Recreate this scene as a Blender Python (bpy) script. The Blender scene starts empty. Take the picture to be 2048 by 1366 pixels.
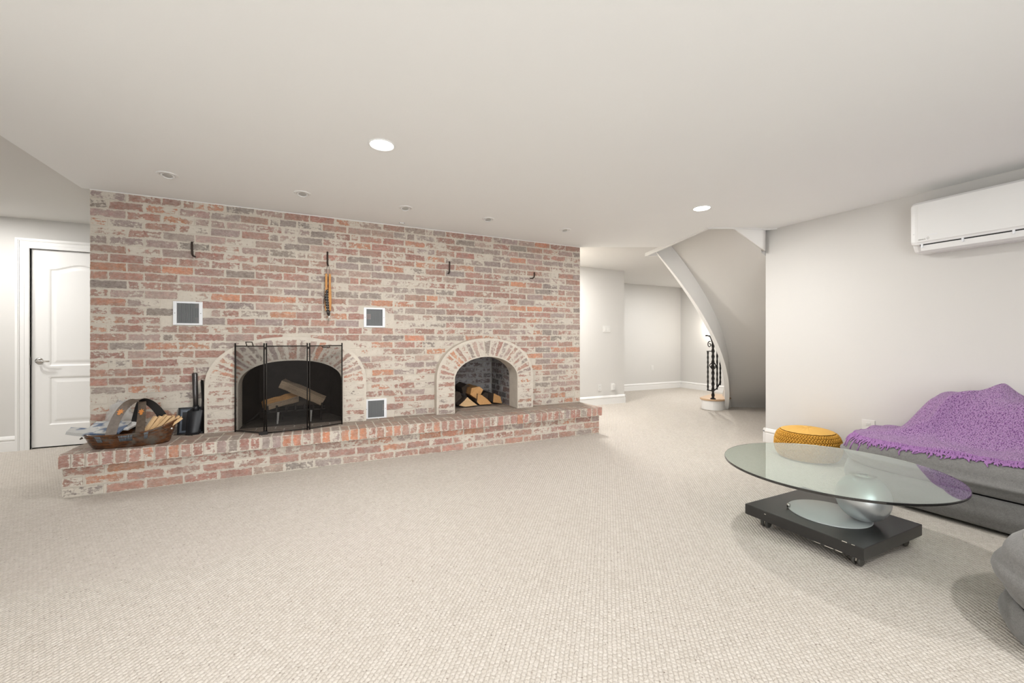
import bpy, bmesh, math, random
from mathutils import Vector, Matrix, noise as mnoise
R_ = random.Random(7)
PI = math.pi
SC = bpy.context.scene
COL = SC.collection

# ------------------------------------------------------------------ camera, world, lights, exposure
H_CAM = 1.15
cd = bpy.data.cameras.new('camera'); cam = bpy.data.objects.new('camera', cd); COL.objects.link(cam)
cd.sensor_width = 36.0; cd.lens = 815.0 / 2048 * 36.0
cd.shift_y = -3.0 / 2048
cd.clip_start = 0.02; cd.clip_end = 100
cam.location = (0, 0, H_CAM)
cam.rotation_euler = (PI / 2, 0, -math.atan2(815.0, 1700.0))
SC.camera = cam

w = bpy.data.worlds.new('world'); SC.world = w; w.use_nodes = True
bg = w.node_tree.nodes['Background']
bg.inputs[0].default_value = (.95, 0.98, .995, 1); bg.inputs[1].default_value = 5.4

SC.view_settings.view_transform = 'Standard'
SC.view_settings.look = 'None'
SC.view_settings.exposure = 0.20
SC.view_settings.gamma = 1.0
SC.view_settings.use_curve_mapping = False

def area(name, loc, rot, sx, sy, power, color=(1, 1, 1), portal=False, shape='RECTANGLE', spread=PI):
    ld = bpy.data.lights.new(name, 'AREA'); ld.shape = shape; ld.size = sx
    if shape == 'RECTANGLE': ld.size_y = sy
    ld.energy = power; ld.color = color; ld.spread = spread
    if portal: ld.cycles.is_portal = True
    o = bpy.data.objects.new(name, ld); COL.objects.link(o); o.location = loc; o.rotation_euler = rot
    return o

WIN = (-1.6, 1.66, 0.08, 2.2)      # the wide patio opening in the wall behind the camera
REAR_Y = -2.2
area('window_daylight', ((WIN[0] + WIN[1]) / 2, REAR_Y + .02, (WIN[2] + WIN[3]) / 2), (PI / 2, 0, 0), WIN[1] - WIN[0], WIN[3] - WIN[2], 1, portal=True)
LAMP_POWER = 28.0
LAMP_COL = (1.0, 0.988, 0.968)

# ------------------------------------------------------------------ node helpers and materials
class NT:
    def __init__(s, name):
        s.m = bpy.data.materials.new(name); s.m.use_nodes = True
        s.t = s.m.node_tree; s.b = s.t.nodes['Principled BSDF']; s.out = s.t.nodes['Material Output']
    def n(s, typ, **kw):
        nd = s.t.nodes.new(typ)
        for k, v in kw.items(): setattr(nd, k, v)
        return nd
    def put(s, sock, v):
        if hasattr(v, 'is_output') or isinstance(v, bpy.types.NodeSocket): s.t.links.new(v, sock)
        else: sock.default_value = v
    def math(s, op, a, b=0.0, c=0.0, clamp=False):
        nd = s.n('ShaderNodeMath', operation=op, use_clamp=clamp)
        s.put(nd.inputs[0], a); s.put(nd.inputs[1], b); s.put(nd.inputs[2], c)
        return nd.outputs[0]
    def mix(s, f, a, b):
        nd = s.n('ShaderNodeMix', data_type='RGBA')
        s.put(nd.inputs[0], f); s.put(nd.inputs[6], a); s.put(nd.inputs[7], b)
        return nd.outputs[2]
    def noise(s, vec, scale, detail=4, rough=.6, dist=0.0):
        nd = s.n('ShaderNodeTexNoise'); nd.inputs['Scale'].default_value = scale
        nd.inputs['Detail'].default_value = detail; nd.inputs['Roughness'].default_value = rough
        nd.inputs['Distortion'].default_value = dist
        if vec is not None: s.t.links.new(vec, nd.inputs['Vector'])
        return nd.outputs[0]
    def mapr(s, v, a, b, c=0.0, d=1.0, smooth=False):
        nd = s.n('ShaderNodeMapRange'); nd.interpolation_type = 'SMOOTHSTEP' if smooth else 'LINEAR'
        s.put(nd.inputs[0], v)
        for i, q in enumerate((a, b, c, d)): s.put(nd.inputs[i + 1], q)
        return nd.outputs[0]
    def pos(s): return s.n('ShaderNodeNewGeometry').outputs['Position']
    def obj(s): return s.n('ShaderNodeTexCoord').outputs['Object']
    def scale(s, vec, sc, rot=(0, 0, 0)):
        nd = s.n('ShaderNodeMapping'); s.t.links.new(vec, nd.inputs[0])
        nd.inputs['Scale'].default_value = sc; nd.inputs['Rotation'].default_value = rot
        return nd.outputs[0]
    def bump(s, h, strength, dist):
        nd = s.n('ShaderNodeBump'); nd.inputs['Strength'].default_value = strength; nd.inputs['Distance'].default_value = dist
        s.t.links.new(h, nd.inputs['Height']); s.t.links.new(nd.outputs[0], s.b.inputs['Normal'])
    def base(s, v): s.put(s.b.inputs['Base Color'], v if not isinstance(v, tuple) else (*v[:3], 1))
    def rough(s, v): s.put(s.b.inputs['Roughness'], v)

def c4(c): return (*c, 1)

def plain(name, col, rough=.6, metal=0.0, var=.06, vscale=6, bump=0.0, bscale=200, bdist=.001, coord='pos', spec=.5):
    k = NT(name); v = k.pos() if coord == 'pos' else k.obj()
    f = k.noise(v, vscale, 3)
    a = tuple(x * (1 - var) for x in col); b = tuple(min(1, x * (1 + var)) for x in col)
    k.base(k.mix(f, c4(a), c4(b))); k.rough(rough); k.b.inputs['Metallic'].default_value = metal
    k.b.inputs['Specular IOR Level'].default_value = spec
    if bump: k.bump(k.noise(v, bscale, 3), bump, bdist)
    return k.m

def m_brick(name, mortar=(.635, .58, .505), soot=0.0, wash=.29, dust=0.0):
    k = NT(name); p = k.pos()
    at = k.n('ShaderNodeAttribute', attribute_name='tint')
    col, cov = at.outputs['Color'], at.outputs['Alpha']
    u1 = k.n('ShaderNodeSeparateXYZ'); k.t.links.new(k.n('ShaderNodeUVMap', uv_map='st').outputs[0], u1.inputs[0])
    u2 = k.n('ShaderNodeSeparateXYZ'); k.t.links.new(k.n('ShaderNodeUVMap', uv_map='hs').outputs[0], u2.inputs[0])
    dx = k.math('SUBTRACT', u2.outputs[0], k.math('ABSOLUTE', u1.outputs[0]))
    dy = k.math('SUBTRACT', u2.outputs[1], k.math('ABSOLUTE', u1.outputs[1]))
    d = k.math('MINIMUM', dx, dy)
    nf = k.noise(p, 46, 8, .74)
    nb = k.mapr(k.noise(p, 13, 5, .6), .30, .70)
    ns = k.mapr(k.noise(k.scale(p, (15, 15, 62)), 1.0, 7, .74, .7), .28, .72)
    e = k.mapr(k.math('ADD', d, k.math('MULTIPLY', k.math('SUBTRACT', nf, .5), .024)), .0, .008, .26, 0.0)
    v = k.math('ADD', k.math('MULTIPLY', nb, .36), k.math('ADD', k.math('MULTIPLY', ns, .34), k.math('MULTIPLY', k.mapr(nf, .28, .72), .30)))
    thr = k.math('ADD', k.math('ADD', cov, e), 0.0)
    m = k.mapr(k.math('SUBTRACT', thr, v), -.06, .05, 0, 1, True)
    dark = k.mapr(k.noise(p, 22, 6, .75), .35, .70, .62, 1.22)
    cb = k.n('ShaderNodeMix', data_type='RGBA', blend_type='MULTIPLY'); cb.inputs[0].default_value = 1.0
    k.t.links.new(col, cb.inputs[6]); k.t.links.new(dark, cb.inputs[7])
    gr = k.mix(k.mapr(k.noise(p, 7, 4, .65), .44, .64, 0, .45), cb.outputs[2], c4((.27, .215, .20)))
    st2 = k.noise(k.scale(p, (30, 30, 120)), 1.0, 6, .78, .8)
    haze = k.math('MULTIPLY', k.mapr(k.math('ADD', k.math('MULTIPLY', st2, .6), k.math('MULTIPLY', k.noise(p, 36, 5, .78), .4)), .40, .62, .10, 1), wash * 1.75, clamp=True)
    cb2 = k.mix(haze, gr, c4(mortar))
    mcol = k.mix(k.noise(p, 16, 5, .7), c4(tuple(x * .86 for x in mortar)), c4(tuple(min(1, x * 1.13) for x in mortar)))
    fin = k.mix(m, cb2, mcol)
    if dust:
        nz = k.n('ShaderNodeSeparateXYZ'); k.t.links.new(k.n('ShaderNodeNewGeometry').outputs['Normal'], nz.inputs[0])
        up = k.math('MULTIPLY', k.mapr(nz.outputs[2], .7, .95), k.mapr(k.noise(p, 12, 5, .7), .3, .7, dust * .7, dust))
        fin = k.mix(up, fin, c4((.315, .262, .222)))
    k.base(fin)
    k.rough(.92); k.b.inputs['Specular IOR Level'].default_value = .2
    hgt = k.math('ADD', k.math('MULTIPLY', m, .5), k.math('MULTIPLY', k.noise(p, 60, 6, .75), .8))
    k.bump(hgt, .55, .004)
    return k.m

MORTAR = (.635, .58, .505)
M = {}
def mats():
    M['brick'] = m_brick('brick_schmear')
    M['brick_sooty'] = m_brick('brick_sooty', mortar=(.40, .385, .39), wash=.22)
    M['brick_dusty'] = m_brick('brick_dusty', mortar=(.42, .36, .30), wash=.35, dust=.75)
    M['brick_hearth'] = m_brick('brick_hearth', dust=.78, wash=.24)
    M['mortar'] = plain('mortar', MORTAR, .95, var=.14, vscale=14, bump=.6, bscale=70, bdist=.004, spec=.2)
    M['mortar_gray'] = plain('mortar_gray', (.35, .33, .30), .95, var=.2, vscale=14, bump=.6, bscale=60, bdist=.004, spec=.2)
    M['mortar_dusty'] = plain('mortar_dusty', (.40, .34, .28), .95, var=.14, vscale=14, bump=.6, bscale=70, bdist=.004, spec=.2)
    M['soot'] = plain('soot_lining', (.030, .024, .021), .95, var=.45, vscale=5, bump=.5, bscale=40, bdist=.006, spec=.15)
    M['ash'] = plain('ash_floor', (.085, .075, .065), .95, var=.45, vscale=9, bump=.5, bscale=60, bdist=.004, spec=.15)
    M['wall'] = plain('wall_paint', (.635, .62, .595), .75, var=.012, vscale=2, bump=.15, bscale=160, bdist=.0008, spec=.25)
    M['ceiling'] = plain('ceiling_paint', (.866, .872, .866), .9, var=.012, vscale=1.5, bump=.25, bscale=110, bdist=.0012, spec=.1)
    M['ceiling_shaded'] = plain('ceiling_shade_tone', (.70, .69, .67), .9, var=.012, vscale=1.5, bump=.25, bscale=110, bdist=.0012, spec=.1)  # shade on the hall and passage ceilings, put into their base colour
    M['trim'] = plain('white_trim', (.80, .79, .77), .38, var=.01)
    M['door'] = plain('white_door', (.80, .79, .77), .45, var=.01)
    M['white_plastic'] = plain('white_plastic', (.80, .80, .79), .35, var=.01)
    M['plate'] = plain('ivory_plate', (.70, .69, .665), .4, var=.01)
    M['white_metal'] = plain('white_metal', (.82, .84, .87), .35, var=.01)
    M['grille'] = plain('grille_gray', (.20, .21, .215), .5, var=.1)
    M['grille_dark'] = plain('grille_dark', (.035, .036, .038), .7)
    M['iron'] = plain('black_iron', (.022, .019, .017), .5, metal=.6, var=.3, vscale=40)
    M['iron_rust'] = plain('rusty_iron', (.050, .034, .026), .65, metal=.3, var=.4, vscale=60)
    M['steel_dark'] = plain('dark_steel', (.10, .095, .095), .32, metal=.8, var=.25, vscale=30)
    M['black_steel'] = plain('black_sheet_steel', (.018, .019, .022), .35, metal=.3, var=.4, vscale=30)
    M['blue_steel'] = plain('worn_blue_steel', (.13, .15, .18), .45, metal=.4, var=.35, vscale=30)
    M['recess'] = plain('recess_gray', (.42, .41, .39), .5)
    M['chrome'] = plain('brushed_chrome', (.55, .53, .50), .25, metal=1.0, var=.05)
    M['black_paint'] = plain('black_lacquer', (.020, .019, .018), .34, var=.25, vscale=20, bump=.05, bscale=400, bdist=.0004)
    M['chipped'] = plain('bare_chipped_board', (.6, .55, .47), .8)
    M['silver'] = plain('silver_lacquer', (.60, .62, .63), .36, metal=.75, var=.02)
    M['gray_plate'] = plain('gray_plate', (.52, .54, .54), .33, metal=.25, var=.03)
    M['caster'] = plain('gray_caster', (.055, .052, .045), .5)
    M['leather'] = plain('black_leather', (.018, .015, .014), .5, var=.3, vscale=80, bump=.3, bscale=200)
    M['stud'] = plain('nickel_stud', (.75, .73, .68), .3, metal=.9)
    M['amber_wood'] = wood('amber_wood', (.62, .30, .075), (.42, .17, .035), .4, 14)
    M['split_wood'] = wood('split_wood', (.62, .36, .16), (.46, .24, .09), .85, 10)
    M['pale_wood'] = wood('pale_split_wood', (.70, .50, .29), (.55, .35, .17), .8, 14)
    M['gray_wood'] = wood('weathered_wood', (.42, .32, .22), (.25, .18, .12), .9, 12)
    M['orange_wood'] = wood('orange_split_wood', (.58, .31, .11), (.28, .15, .06), .9, 12)
    M['bark'] = plain('bark', (.075, .055, .042), .95, var=.45, vscale=30, bump=.8, bscale=60, bdist=.006)
    M['tread'] = wood('oak_tread', (.58, .40, .25), (.48, .31, .18), .4, 8)
    M['paper'] = plain('newsprint', (.58, .57, .55), .8, var=.05)
    M['carpet'] = m_carpet()
    M['gray_fabric'] = m_fabric('gray_fabric', (.115, .112, .107), (.215, .21, .202), 900)
    M['seam'] = plain('seam_thread', (.32, .31, .29), .9)
    M['throw'] = m_throw()
    M['fringe'] = plain('purple_yarn', (.31, .15, .355), .9, var=.25, vscale=60)
    M['pouf'] = plain('mustard_yarn', (.58, .30, .035), .75, var=.16, vscale=50, bump=.4, bscale=300, bdist=.001)
    M['pouf_top'] = plain('mustard_cover', (.66, .38, .085), .8, var=.06, vscale=20, bump=.2, bscale=300, bdist=.001)
    M['basket'] = m_basket()
    M['strap'] = plain('worn_strap', (.105, .078, .058), .45, var=.75, vscale=38, bump=.4, bscale=120, bdist=.001)
    M['strap_black'] = plain('black_lining', (.008, .007, .007), .6)
    M['leaf'] = plain('orange_leaf', (.52, .20, .045), .6, var=.15)
    M['stitch'] = plain('slate_stitch', (.12, .14, .16), .7)
    k = NT('clear_glass'); k.base((.91, .97, .945)); k.rough(.0)
    k.b.inputs['Transmission Weight'].default_value = 1.0; k.b.inputs['IOR'].default_value = 1.85
    va = k.n('ShaderNodeVolumeAbsorption'); va.inputs[0].default_value = (.30, .72, .60, 1); va.inputs[1].default_value = 14.0
    k.t.links.new(va.outputs[0], k.out.inputs['Volume']); M['glass'] = k.m
    k = NT('clear_film'); k.base((.72, .71, .69)); k.rough(.12)
    k.b.inputs['Alpha'].default_value = .34; k.bump(k.noise(k.pos(), 30, 4), .8, .01); M['film'] = k.m
    for nm, st in (('lamp_glow', 14.0), ('sconce_glow', 12.0)):
        k = NT(nm); k.base((.9, .9, .88)); k.b.inputs['Emission Color'].default_value = (1, .97, .92, 1)
        k.b.inputs['Emission Strength'].default_value = st; M[nm] = k.m
    k = NT('news_print'); p = k.obj()
    a = k.noise(k.scale(p, (14, 14, 14)), 1.0, 1, .5)
    lines = k.n('ShaderNodeTexWave'); lines.inputs['Scale'].default_value = 90; lines.inputs['Distortion'].default_value = 1.0
    k.t.links.new(p, lines.inputs[0])
    txt = k.mix(k.mapr(lines.outputs[1], .4, .6), c4((.60, .60, .58)), c4((.34, .34, .33)))
    k.base(k.mix(k.mapr(a, .53, .57), txt, k.mix(k.mapr(a, .58, .64), c4((.30, .32, .35)), c4((.09, .13, .21)))))
    k.rough(.6); M['print'] = k.m

def wood(name, a, b, rough, sc):
    k = NT(name); p = k.scale(k.obj(), (1, sc * 3, sc * 3))
    f = k.noise(p, 3.0, 6, .7, .8)
    k.base(k.mix(k.mapr(f, .3, .7), c4(a), c4(b))); k.rough(rough); k.b.inputs['Specular IOR Level'].default_value = .3
    k.bump(f, .3, .002); return k.m

def m_carpet():
    k = NT('berber_carpet'); p = k.pos()
    q = k.n('ShaderNodeVectorRotate', rotation_type='Z_AXIS'); k.t.links.new(p, q.inputs[0]); q.inputs['Angle'].default_value = -math.radians(51.2)
    s = k.n('ShaderNodeSeparateXYZ'); k.t.links.new(q.outputs[0], s.inputs[0])
    wob = k.math('MULTIPLY', k.math('SUBTRACT', k.noise(p, 60, 3, .7), .5), .012)
    v = k.math('DIVIDE', k.math('ADD', s.outputs[1], wob), .0170)
    row = k.math('FLOOR', v); fv = k.math('FRACT', v)
    wob2 = k.math('MULTIPLY', k.math('SUBTRACT', k.noise(q.outputs[0], 50, 3, .7), .5), .024)
    u = k.math('DIVIDE', k.math('ADD', s.outputs[0], wob2), .0175)
    u = k.math('ADD', u, k.math('MULTIPLY', row, .5))
    cell = k.math('FLOOR', u); fu = k.math('FRACT', u)
    hv = k.math('SINE', k.math('MULTIPLY', fv, PI)); hu = k.math('SINE', k.math('MULTIPLY', fu, PI))
    h = k.math('ADD', k.math('MULTIPLY', k.math('POWER', k.math('MULTIPLY', hv, hu), .75), .75), k.math('MULTIPLY', hv, .25))
    cx = k.n('ShaderNodeCombineXYZ'); k.t.links.new(cell, cx.inputs[0]); k.t.links.new(row, cx.inputs[1])
    wn = k.n('ShaderNodeTexWhiteNoise', noise_dimensions='2D'); k.t.links.new(cx.outputs[0], wn.inputs['Vector'])
    r = wn.outputs['Value']
    fine = k.noise(p, 260, 3, .75)
    big = k.noise(p, 1.3, 3)
    base = k.mix(r, c4((.505, .458, .403)), c4((.605, .56, .507)))
    base = k.mix(k.mapr(fine, .35, .65), base, k.mix(.5, base, c4((.74, .69, .63))))
    base = k.mix(k.mapr(big, .3, .7, 0, .2), base, c4((.53, .475, .41)))
    vo = k.n('ShaderNodeTexVoronoi'); vo.inputs['Scale'].default_value = 70; k.t.links.new(p, vo.inputs[0])
    vs_ = k.n('ShaderNodeSeparateColor'); k.t.links.new(vo.outputs['Color'], vs_.inputs[0])
    fl = k.math('MULTIPLY', k.mapr(vs_.outputs[0], .90, .92), k.mapr(vo.outputs['Distance'], .12, .32, 1, 0))
    base = k.mix(k.math('MULTIPLY', fl, .75), base, c4((.20, .155, .125)))
    gap = k.math('MULTIPLY', k.mapr(h, .0, .5, 1, 0, True), k.mapr(k.noise(p, 90, 3, .7), .42, .62, .18, .85))
    base = k.mix(gap, base, c4((.33, .285, .24)))
    k.base(base); k.rough(.95); k.b.inputs['Specular IOR Level'].default_value = .1
    k.bump(k.math('ADD', h, k.math('MULTIPLY', fine, .5)), .8, .006)
    return k.m

def m_fabric(name, a, b, sc):
    k = NT(name); p = k.obj()
    w1 = k.noise(k.scale(p, (1, 1, .25)), sc * .6, 2); w2 = k.noise(k.scale(p, (.25, .25, 1)), sc * .6, 2)
    f = k.math('MULTIPLY', k.math('ADD', w1, w2), .5)
    g = k.noise(p, 60, 4, .7)
    f = k.math('ADD', k.math('MULTIPLY', f, .75), k.math('MULTIPLY', g, .25))
    k.base(k.mix(k.mapr(f, .36, .64), c4(a), c4(b))); k.rough(.95); k.b.inputs['Specular IOR Level'].default_value = .15
    k.b.inputs['Sheen Weight'].default_value = .25
    k.bump(f, .5, .002); return k.m

def m_throw():
    k = NT('purple_knit'); p = k.obj()
    vo = k.n('ShaderNodeTexVoronoi'); vo.inputs['Scale'].default_value = 125; k.t.links.new(k.scale(p, (1, 1.35, 1.0), (.3, .2, .6)), vo.inputs[0])
    d = vo.outputs[0]; g = k.noise(p, 160, 3, .7)
    e = k.math('ADD', d, k.math('MULTIPLY', k.math('SUBTRACT', g, .5), .22))
    k.base(k.mix(k.mapr(e, .42, .80), c4((.46, .255, .51)), c4((.17, .065, .205)))); k.rough(.92)
    k.b.inputs['Sheen Weight'].default_value = .3; k.b.inputs['Specular IOR Level'].default_value = .15
    k.bump(k.mapr(e, .1, .8, 1, 0), .9, .009); return k.m

def m_basket():
    k = NT('varnished_bark'); p = k.obj()
    f = k.noise(k.scale(p, (6, 6, 30)), 3, 6, .7, .5)
    g = k.noise(p, 9, 4, .6)
    a = k.mix(k.mapr(f, .35, .65), c4((.030, .015, .009)), c4((.16, .060, .020)))
    k.base(k.mix(k.mapr(g, .52, .66), a, c4((.10, .085, .07)))); k.rough(.22)
    k.bump(f, .3, .002); return k.m

# ------------------------------------------------------------------ objects
def tag(o, label=None, cat=None, group=None, kind=None):
    if label: o['label'] = label
    if cat: o['category'] = cat
    if group: o['group'] = group
    if kind: o['kind'] = kind
    return o

def thing(name, label, cat, loc=(0, 0, 0), rz=0.0, group=None):
    o = bpy.data.objects.new(name, None); COL.objects.link(o)
    o.location = loc; o.rotation_euler = (0, 0, rz); o.empty_display_size = .05
    return tag(o, label, cat, group)

class MB:
    """collects geometry in the local frame of the object it becomes"""
    def __init__(s): s.v = []; s.f = []; s.mi = []; s.sm = []
    def add(s, vs, fs, mi=0, smooth=False, M4=None):
        b = len(s.v)
        s.v += [tuple(M4 @ Vector(v)) if M4 is not None else tuple(v) for v in vs]
        for f in fs: s.f.append(tuple(b + i for i in f)); s.mi.append(mi); s.sm.append(smooth)
        return s
    def box(s, x0, x1, y0, y1, z0, z1, mi=0, M4=None):
        vs = [(x, y, z) for z in (z0, z1) for y in (y0, y1) for x in (x0, x1)]
        return s.add(vs, [(0, 2, 3, 1), (4, 5, 7, 6), (0, 1, 5, 4), (2, 6, 7, 3), (0, 4, 6, 2), (1, 3, 7, 5)], mi, False, M4)
    def prism(s, poly, a0, a1, axis='z', mi=0, M4=None, caps=True):
        n = len(poly)
        def P(p, a):
            return (p[0], p[1], a) if axis == 'z' else ((p[0], a, p[1]) if axis == 'y' else (a, p[0], p[1]))
        vs = [P(p, a0) for p in poly] + [P(p, a1) for p in poly]
        fs = [(i, (i + 1) % n, n + (i + 1) % n, n + i) for i in range(n)]
        if caps: fs += [tuple(range(n))[::-1], tuple(range(n, 2 * n))]
        return s.add(vs, fs, mi, False, M4)
    def tube(s, pts, r, seg=8, mi=0, smooth=True, closed=False):
        pts = [Vector(p) for p in pts]; n = len(pts)
        rs = r if isinstance(r, (list, tuple)) else [r] * n
        vs = []; up = Vector((0, 0, 1)); prev = None
        for i, p in enumerate(pts):
            if closed: t = pts[(i + 1) % n] - pts[i - 1]
            else: t = pts[min(i + 1, n - 1)] - pts[max(i - 1, 0)]
            t.normalize()
            if prev is None:
                a = t.cross(up)
                if a.length < .05: a = t.cross(Vector((1, 0, 0)))
            else: a = prev - t * prev.dot(t)
            a.normalize(); prev = a; b = t.cross(a)
            for k in range(seg):
                th = 2 * PI * k / seg
                vs.append(p + (a * math.cos(th) + b * math.sin(th)) * rs[i])
        fs = []
        for i in range(n if closed else n - 1):
            j = (i + 1) % n
            for k in range(seg):
                k2 = (k + 1) % seg
                fs.append((i * seg + k, i * seg + k2, j * seg + k2, j * seg + k))
        if not closed: fs += [tuple(range(seg))[::-1], tuple((n - 1) * seg + k for k in range(seg))]
        return s.add(vs, fs, mi, smooth)
    def lathe(s, prof, seg=32, mi=0, smooth=True, M4=None, cap=True):
        vs = []; n = len(prof)
        for (r, z) in prof:
            for k in range(seg):
                th = 2 * PI * k / seg; vs.append((r * math.cos(th), r * math.sin(th), z))
        fs = [(i * seg + k, i * seg + (k + 1) % seg, (i + 1) * seg + (k + 1) % seg, (i + 1) * seg + k) for i in range(n - 1) for k in range(seg)]
        if cap: fs += [tuple(range(seg))[::-1], tuple((n - 1) * seg + k for k in range(seg))]
        return s.add(vs, fs, mi, smooth, M4)
    def grid(s, P, closed_u=False, mi=0, smooth=True):
        nu = len(P); nv = len(P[0])
        vs = [p for row in P for p in row]
        fs = [(i * nv + j, ((i + 1) % nu) * nv + j, ((i + 1) % nu) * nv + j + 1, i * nv + j + 1) for i in range(nu if closed_u else nu - 1) for j in range(nv - 1)]
        return s.add(vs, fs, mi, smooth)
    def build(s, name, mat, parent=None, loc=(0, 0, 0), bevel=0.0, bseg=2, sub=0, world=False):
        me = bpy.data.meshes.new(name)
        L = Vector(loc)
        vs = s.v
        if world and parent is not None:
            inv = (Matrix.Translation(parent.location) @ Matrix.Rotation(parent.rotation_euler.z, 4, 'Z')).inverted()
            vs = [tuple(inv @ Vector(v)) for v in vs]
        elif world and L.length: vs = [tuple(Vector(v) - L) for v in vs]
        me.from_pydata(vs, [], s.f)
        for m in (mat if isinstance(mat, (list, tuple)) else [mat]): me.materials.append(m)
        me.polygons.foreach_set('material_index', s.mi); me.polygons.foreach_set('use_smooth', s.sm)
        bm = bmesh.new(); bm.from_mesh(me); bmesh.ops.recalc_face_normals(bm, faces=bm.faces); bm.to_mesh(me); bm.free()
        me.update()
        o = bpy.data.objects.new(name, me); COL.objects.link(o)
        if parent is not None: o.parent = parent
        if not (world and parent is not None): o.location = L
        if bevel:
            b = o.modifiers.new('bevel', 'BEVEL'); b.width = bevel; b.segments = bseg; b.limit_method = 'ANGLE'; b.angle_limit = .6
            b.harden_normals = False
        if sub:
            b = o.modifiers.new('sub', 'SUBSURF'); b.levels = sub; b.render_levels = sub
        return o

def struct(o, label=None):
    o['kind'] = 'structure'
    if label: o['label'] = label
    return o

mats()
ZH = .326            # hearth top
YW = 4.5             # brick wall plane
H1, H2 = 2.385, 2.42 # room ceiling, hall ceiling

WX0, WX1 = -1.672, 3.161
# ------------------------------------------------------------------ room shell
def shell():
    mb = MB(); mb.add([(-6, REAR_Y, 0), (8.3, REAR_Y, 0), (8.3, 7.5, 0), (-6, 7.5, 0)], [(0, 1, 2, 3)])
    mb.box(-6, 8.3, REAR_Y - .1, 7.5, -.2, -.02)
    struct(mb.build('floor', M['carpet']), 'beige looped berber carpet with brown flecks')
    X1, Y1 = 4.584, 2.842
    # stair opening
    C0 = (5.193, 5.484); RI, RO = 1.283, 2.705
    arc_o = []
    a0, a1 = math.atan2(Y1 - C0[1], X1 - C0[0]), math.atan2(3.117 - C0[1], 3.891 - C0[0])
    for i in range(13):
        a = a0 + (a1 - a0) * i / 12
        arc_o.append((C0[0] + RO * math.cos(a), C0[1] + RO * math.sin(a)))
    arc_o[0] = (X1, Y1)
    main = [(-1.722, REAR_Y), (X1, REAR_Y)] + arc_o + [(4.177, 4.013), (3.161, 4.5), (3.161, 4.62), (-1.672, 4.62), (-1.672, 4.5), (-1.722, 4.5)]
    mb = MB(); mb.prism(main, H1, H1 + .07)
    struct(mb.build('ceiling', M['ceiling']))
    arc_i = []
    for i in range(15):
        a = math.radians(-131.5 + (131.5 - 44.0) * i / 14)
        arc_i.append((C0[0] + RI * math.cos(a), C0[1] + RI * math.sin(a)))
    back = [(3.161, 4.62), (3.161, 4.5), (4.177, 4.013), (4.341, 4.524)] + arc_i[1:] + [(8.1, 4.62), (8.1, 7.25), (5.0, 7.25), (5.0, 5.95), (2.9, 5.95), (2.9, 4.62)]
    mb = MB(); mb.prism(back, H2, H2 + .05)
    struct(mb.build('ceiling_passage', M['ceiling_shaded']))
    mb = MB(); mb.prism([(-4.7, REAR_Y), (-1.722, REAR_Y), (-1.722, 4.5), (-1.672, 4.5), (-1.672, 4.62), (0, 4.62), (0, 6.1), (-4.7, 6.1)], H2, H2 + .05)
    struct(mb.build('ceiling_hall', M['ceiling_shaded']))
    # walls
    T = .12; YE = 2.918
    mb = MB(); mb.box(X1, X1 + T, REAR_Y, YE, 0, H1 + .05)
    struct(mb.build('wall_right', M['wall']))
    mb = MB(); mb.box(-4.72, -4.6, REAR_Y, 6.2, 0, H2 + .05); struct(mb.build('wall_left', M['wall']))
    mb = MB(); mb.box(-1.90, -1.78, REAR_Y, 2.3, 0, H2 + .05); struct(mb.build('wall_hall_shade', M['wall']))  # unseen partition, added to keep window light out of the hall
    mb = MB(); mb.box(WX0 + .0, WX1, YW - .008, YW + .01, H1 - .007, H1 + .01); struct(mb.build('trim_2', M['trim']))
    x0, x1, z0, z1 = WIN
    mb = MB(); mb.box(-4.7, x0, REAR_Y - T, REAR_Y, 0, H2); mb.box(x1, X1 + T, REAR_Y - T, REAR_Y, 0, H2)
    mb.box(x0, x1, REAR_Y - T, REAR_Y, z1, H2); mb.box(x0, x1, REAR_Y - T, REAR_Y, 0, z0)
    struct(mb.build('wall_rear', M['wall']))
    mb = MB()
    for x in (x0, x0 + 1.07, x0 + 2.14, x1 - .05): mb.box(x, x + .05, REAR_Y - .09, REAR_Y - .03, z0, z1)
    mb.box(x0, x1, REAR_Y - .09, REAR_Y - .03, z1 - .05, z1); mb.box(x0, x1, REAR_Y - .09, REAR_Y - .03, z0, z0 + .05)
    struct(mb.build('window_1', M['trim']))
    # hall wall with door opening x -2.707 .. -1.945
    YD = 6.04; dx0, dx1, dz = -2.712, -1.94, 2.112
    mb = MB(); mb.box(-4.7, dx0, YD, YD + T, 0, H2); mb.box(dx1, .1, YD, YD + T, 0, H2); mb.box(dx0, dx1, YD, YD + T, dz, H2)
    struct(mb.build('wall_hall', M['wall']))
    mb = MB(); mb.box(2.9, 5.088, 5.85, 5.97, 0, H2); mb.box(5.0, 5.088, 5.97, 7.25, 0, H2)
    struct(mb.build('wall_passage', M['wall']))
    mb = MB(); mb.box(2.9, 3.0, 5.2, 5.9, 0, H2); struct(mb.build('wall_chimney', M['wall']))
    mb = MB(); mb.box(5.0, 8.1, 7.15, 7.27, 0, H2); struct(mb.build('wall_far', M['wall']))
    mb = MB(); mb.box(7.97, 8.1, 2.4, 7.2, 0, H2 + .4); struct(mb.build('wall_far_side', M['wall']))
    # curved wall that carries the stair, behind the right wall
    mb = MB(); P = []
    for i in range(25):
        a = math.radians(-102.5 + 100 * i / 24)
        x, y = C0[0] + (RO + .01) * math.cos(a), C0[1] + (RO + .01) * math.sin(a)
        P.append([(x, y, 0), (x, y, 2.9)])
    mb.grid(P)
    o = mb.build('wall_stair', M['wall']); struct(o)
    md = o.modifiers.new('solid', 'SOLIDIFY'); md.thickness = .1; md.offset = 1
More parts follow.
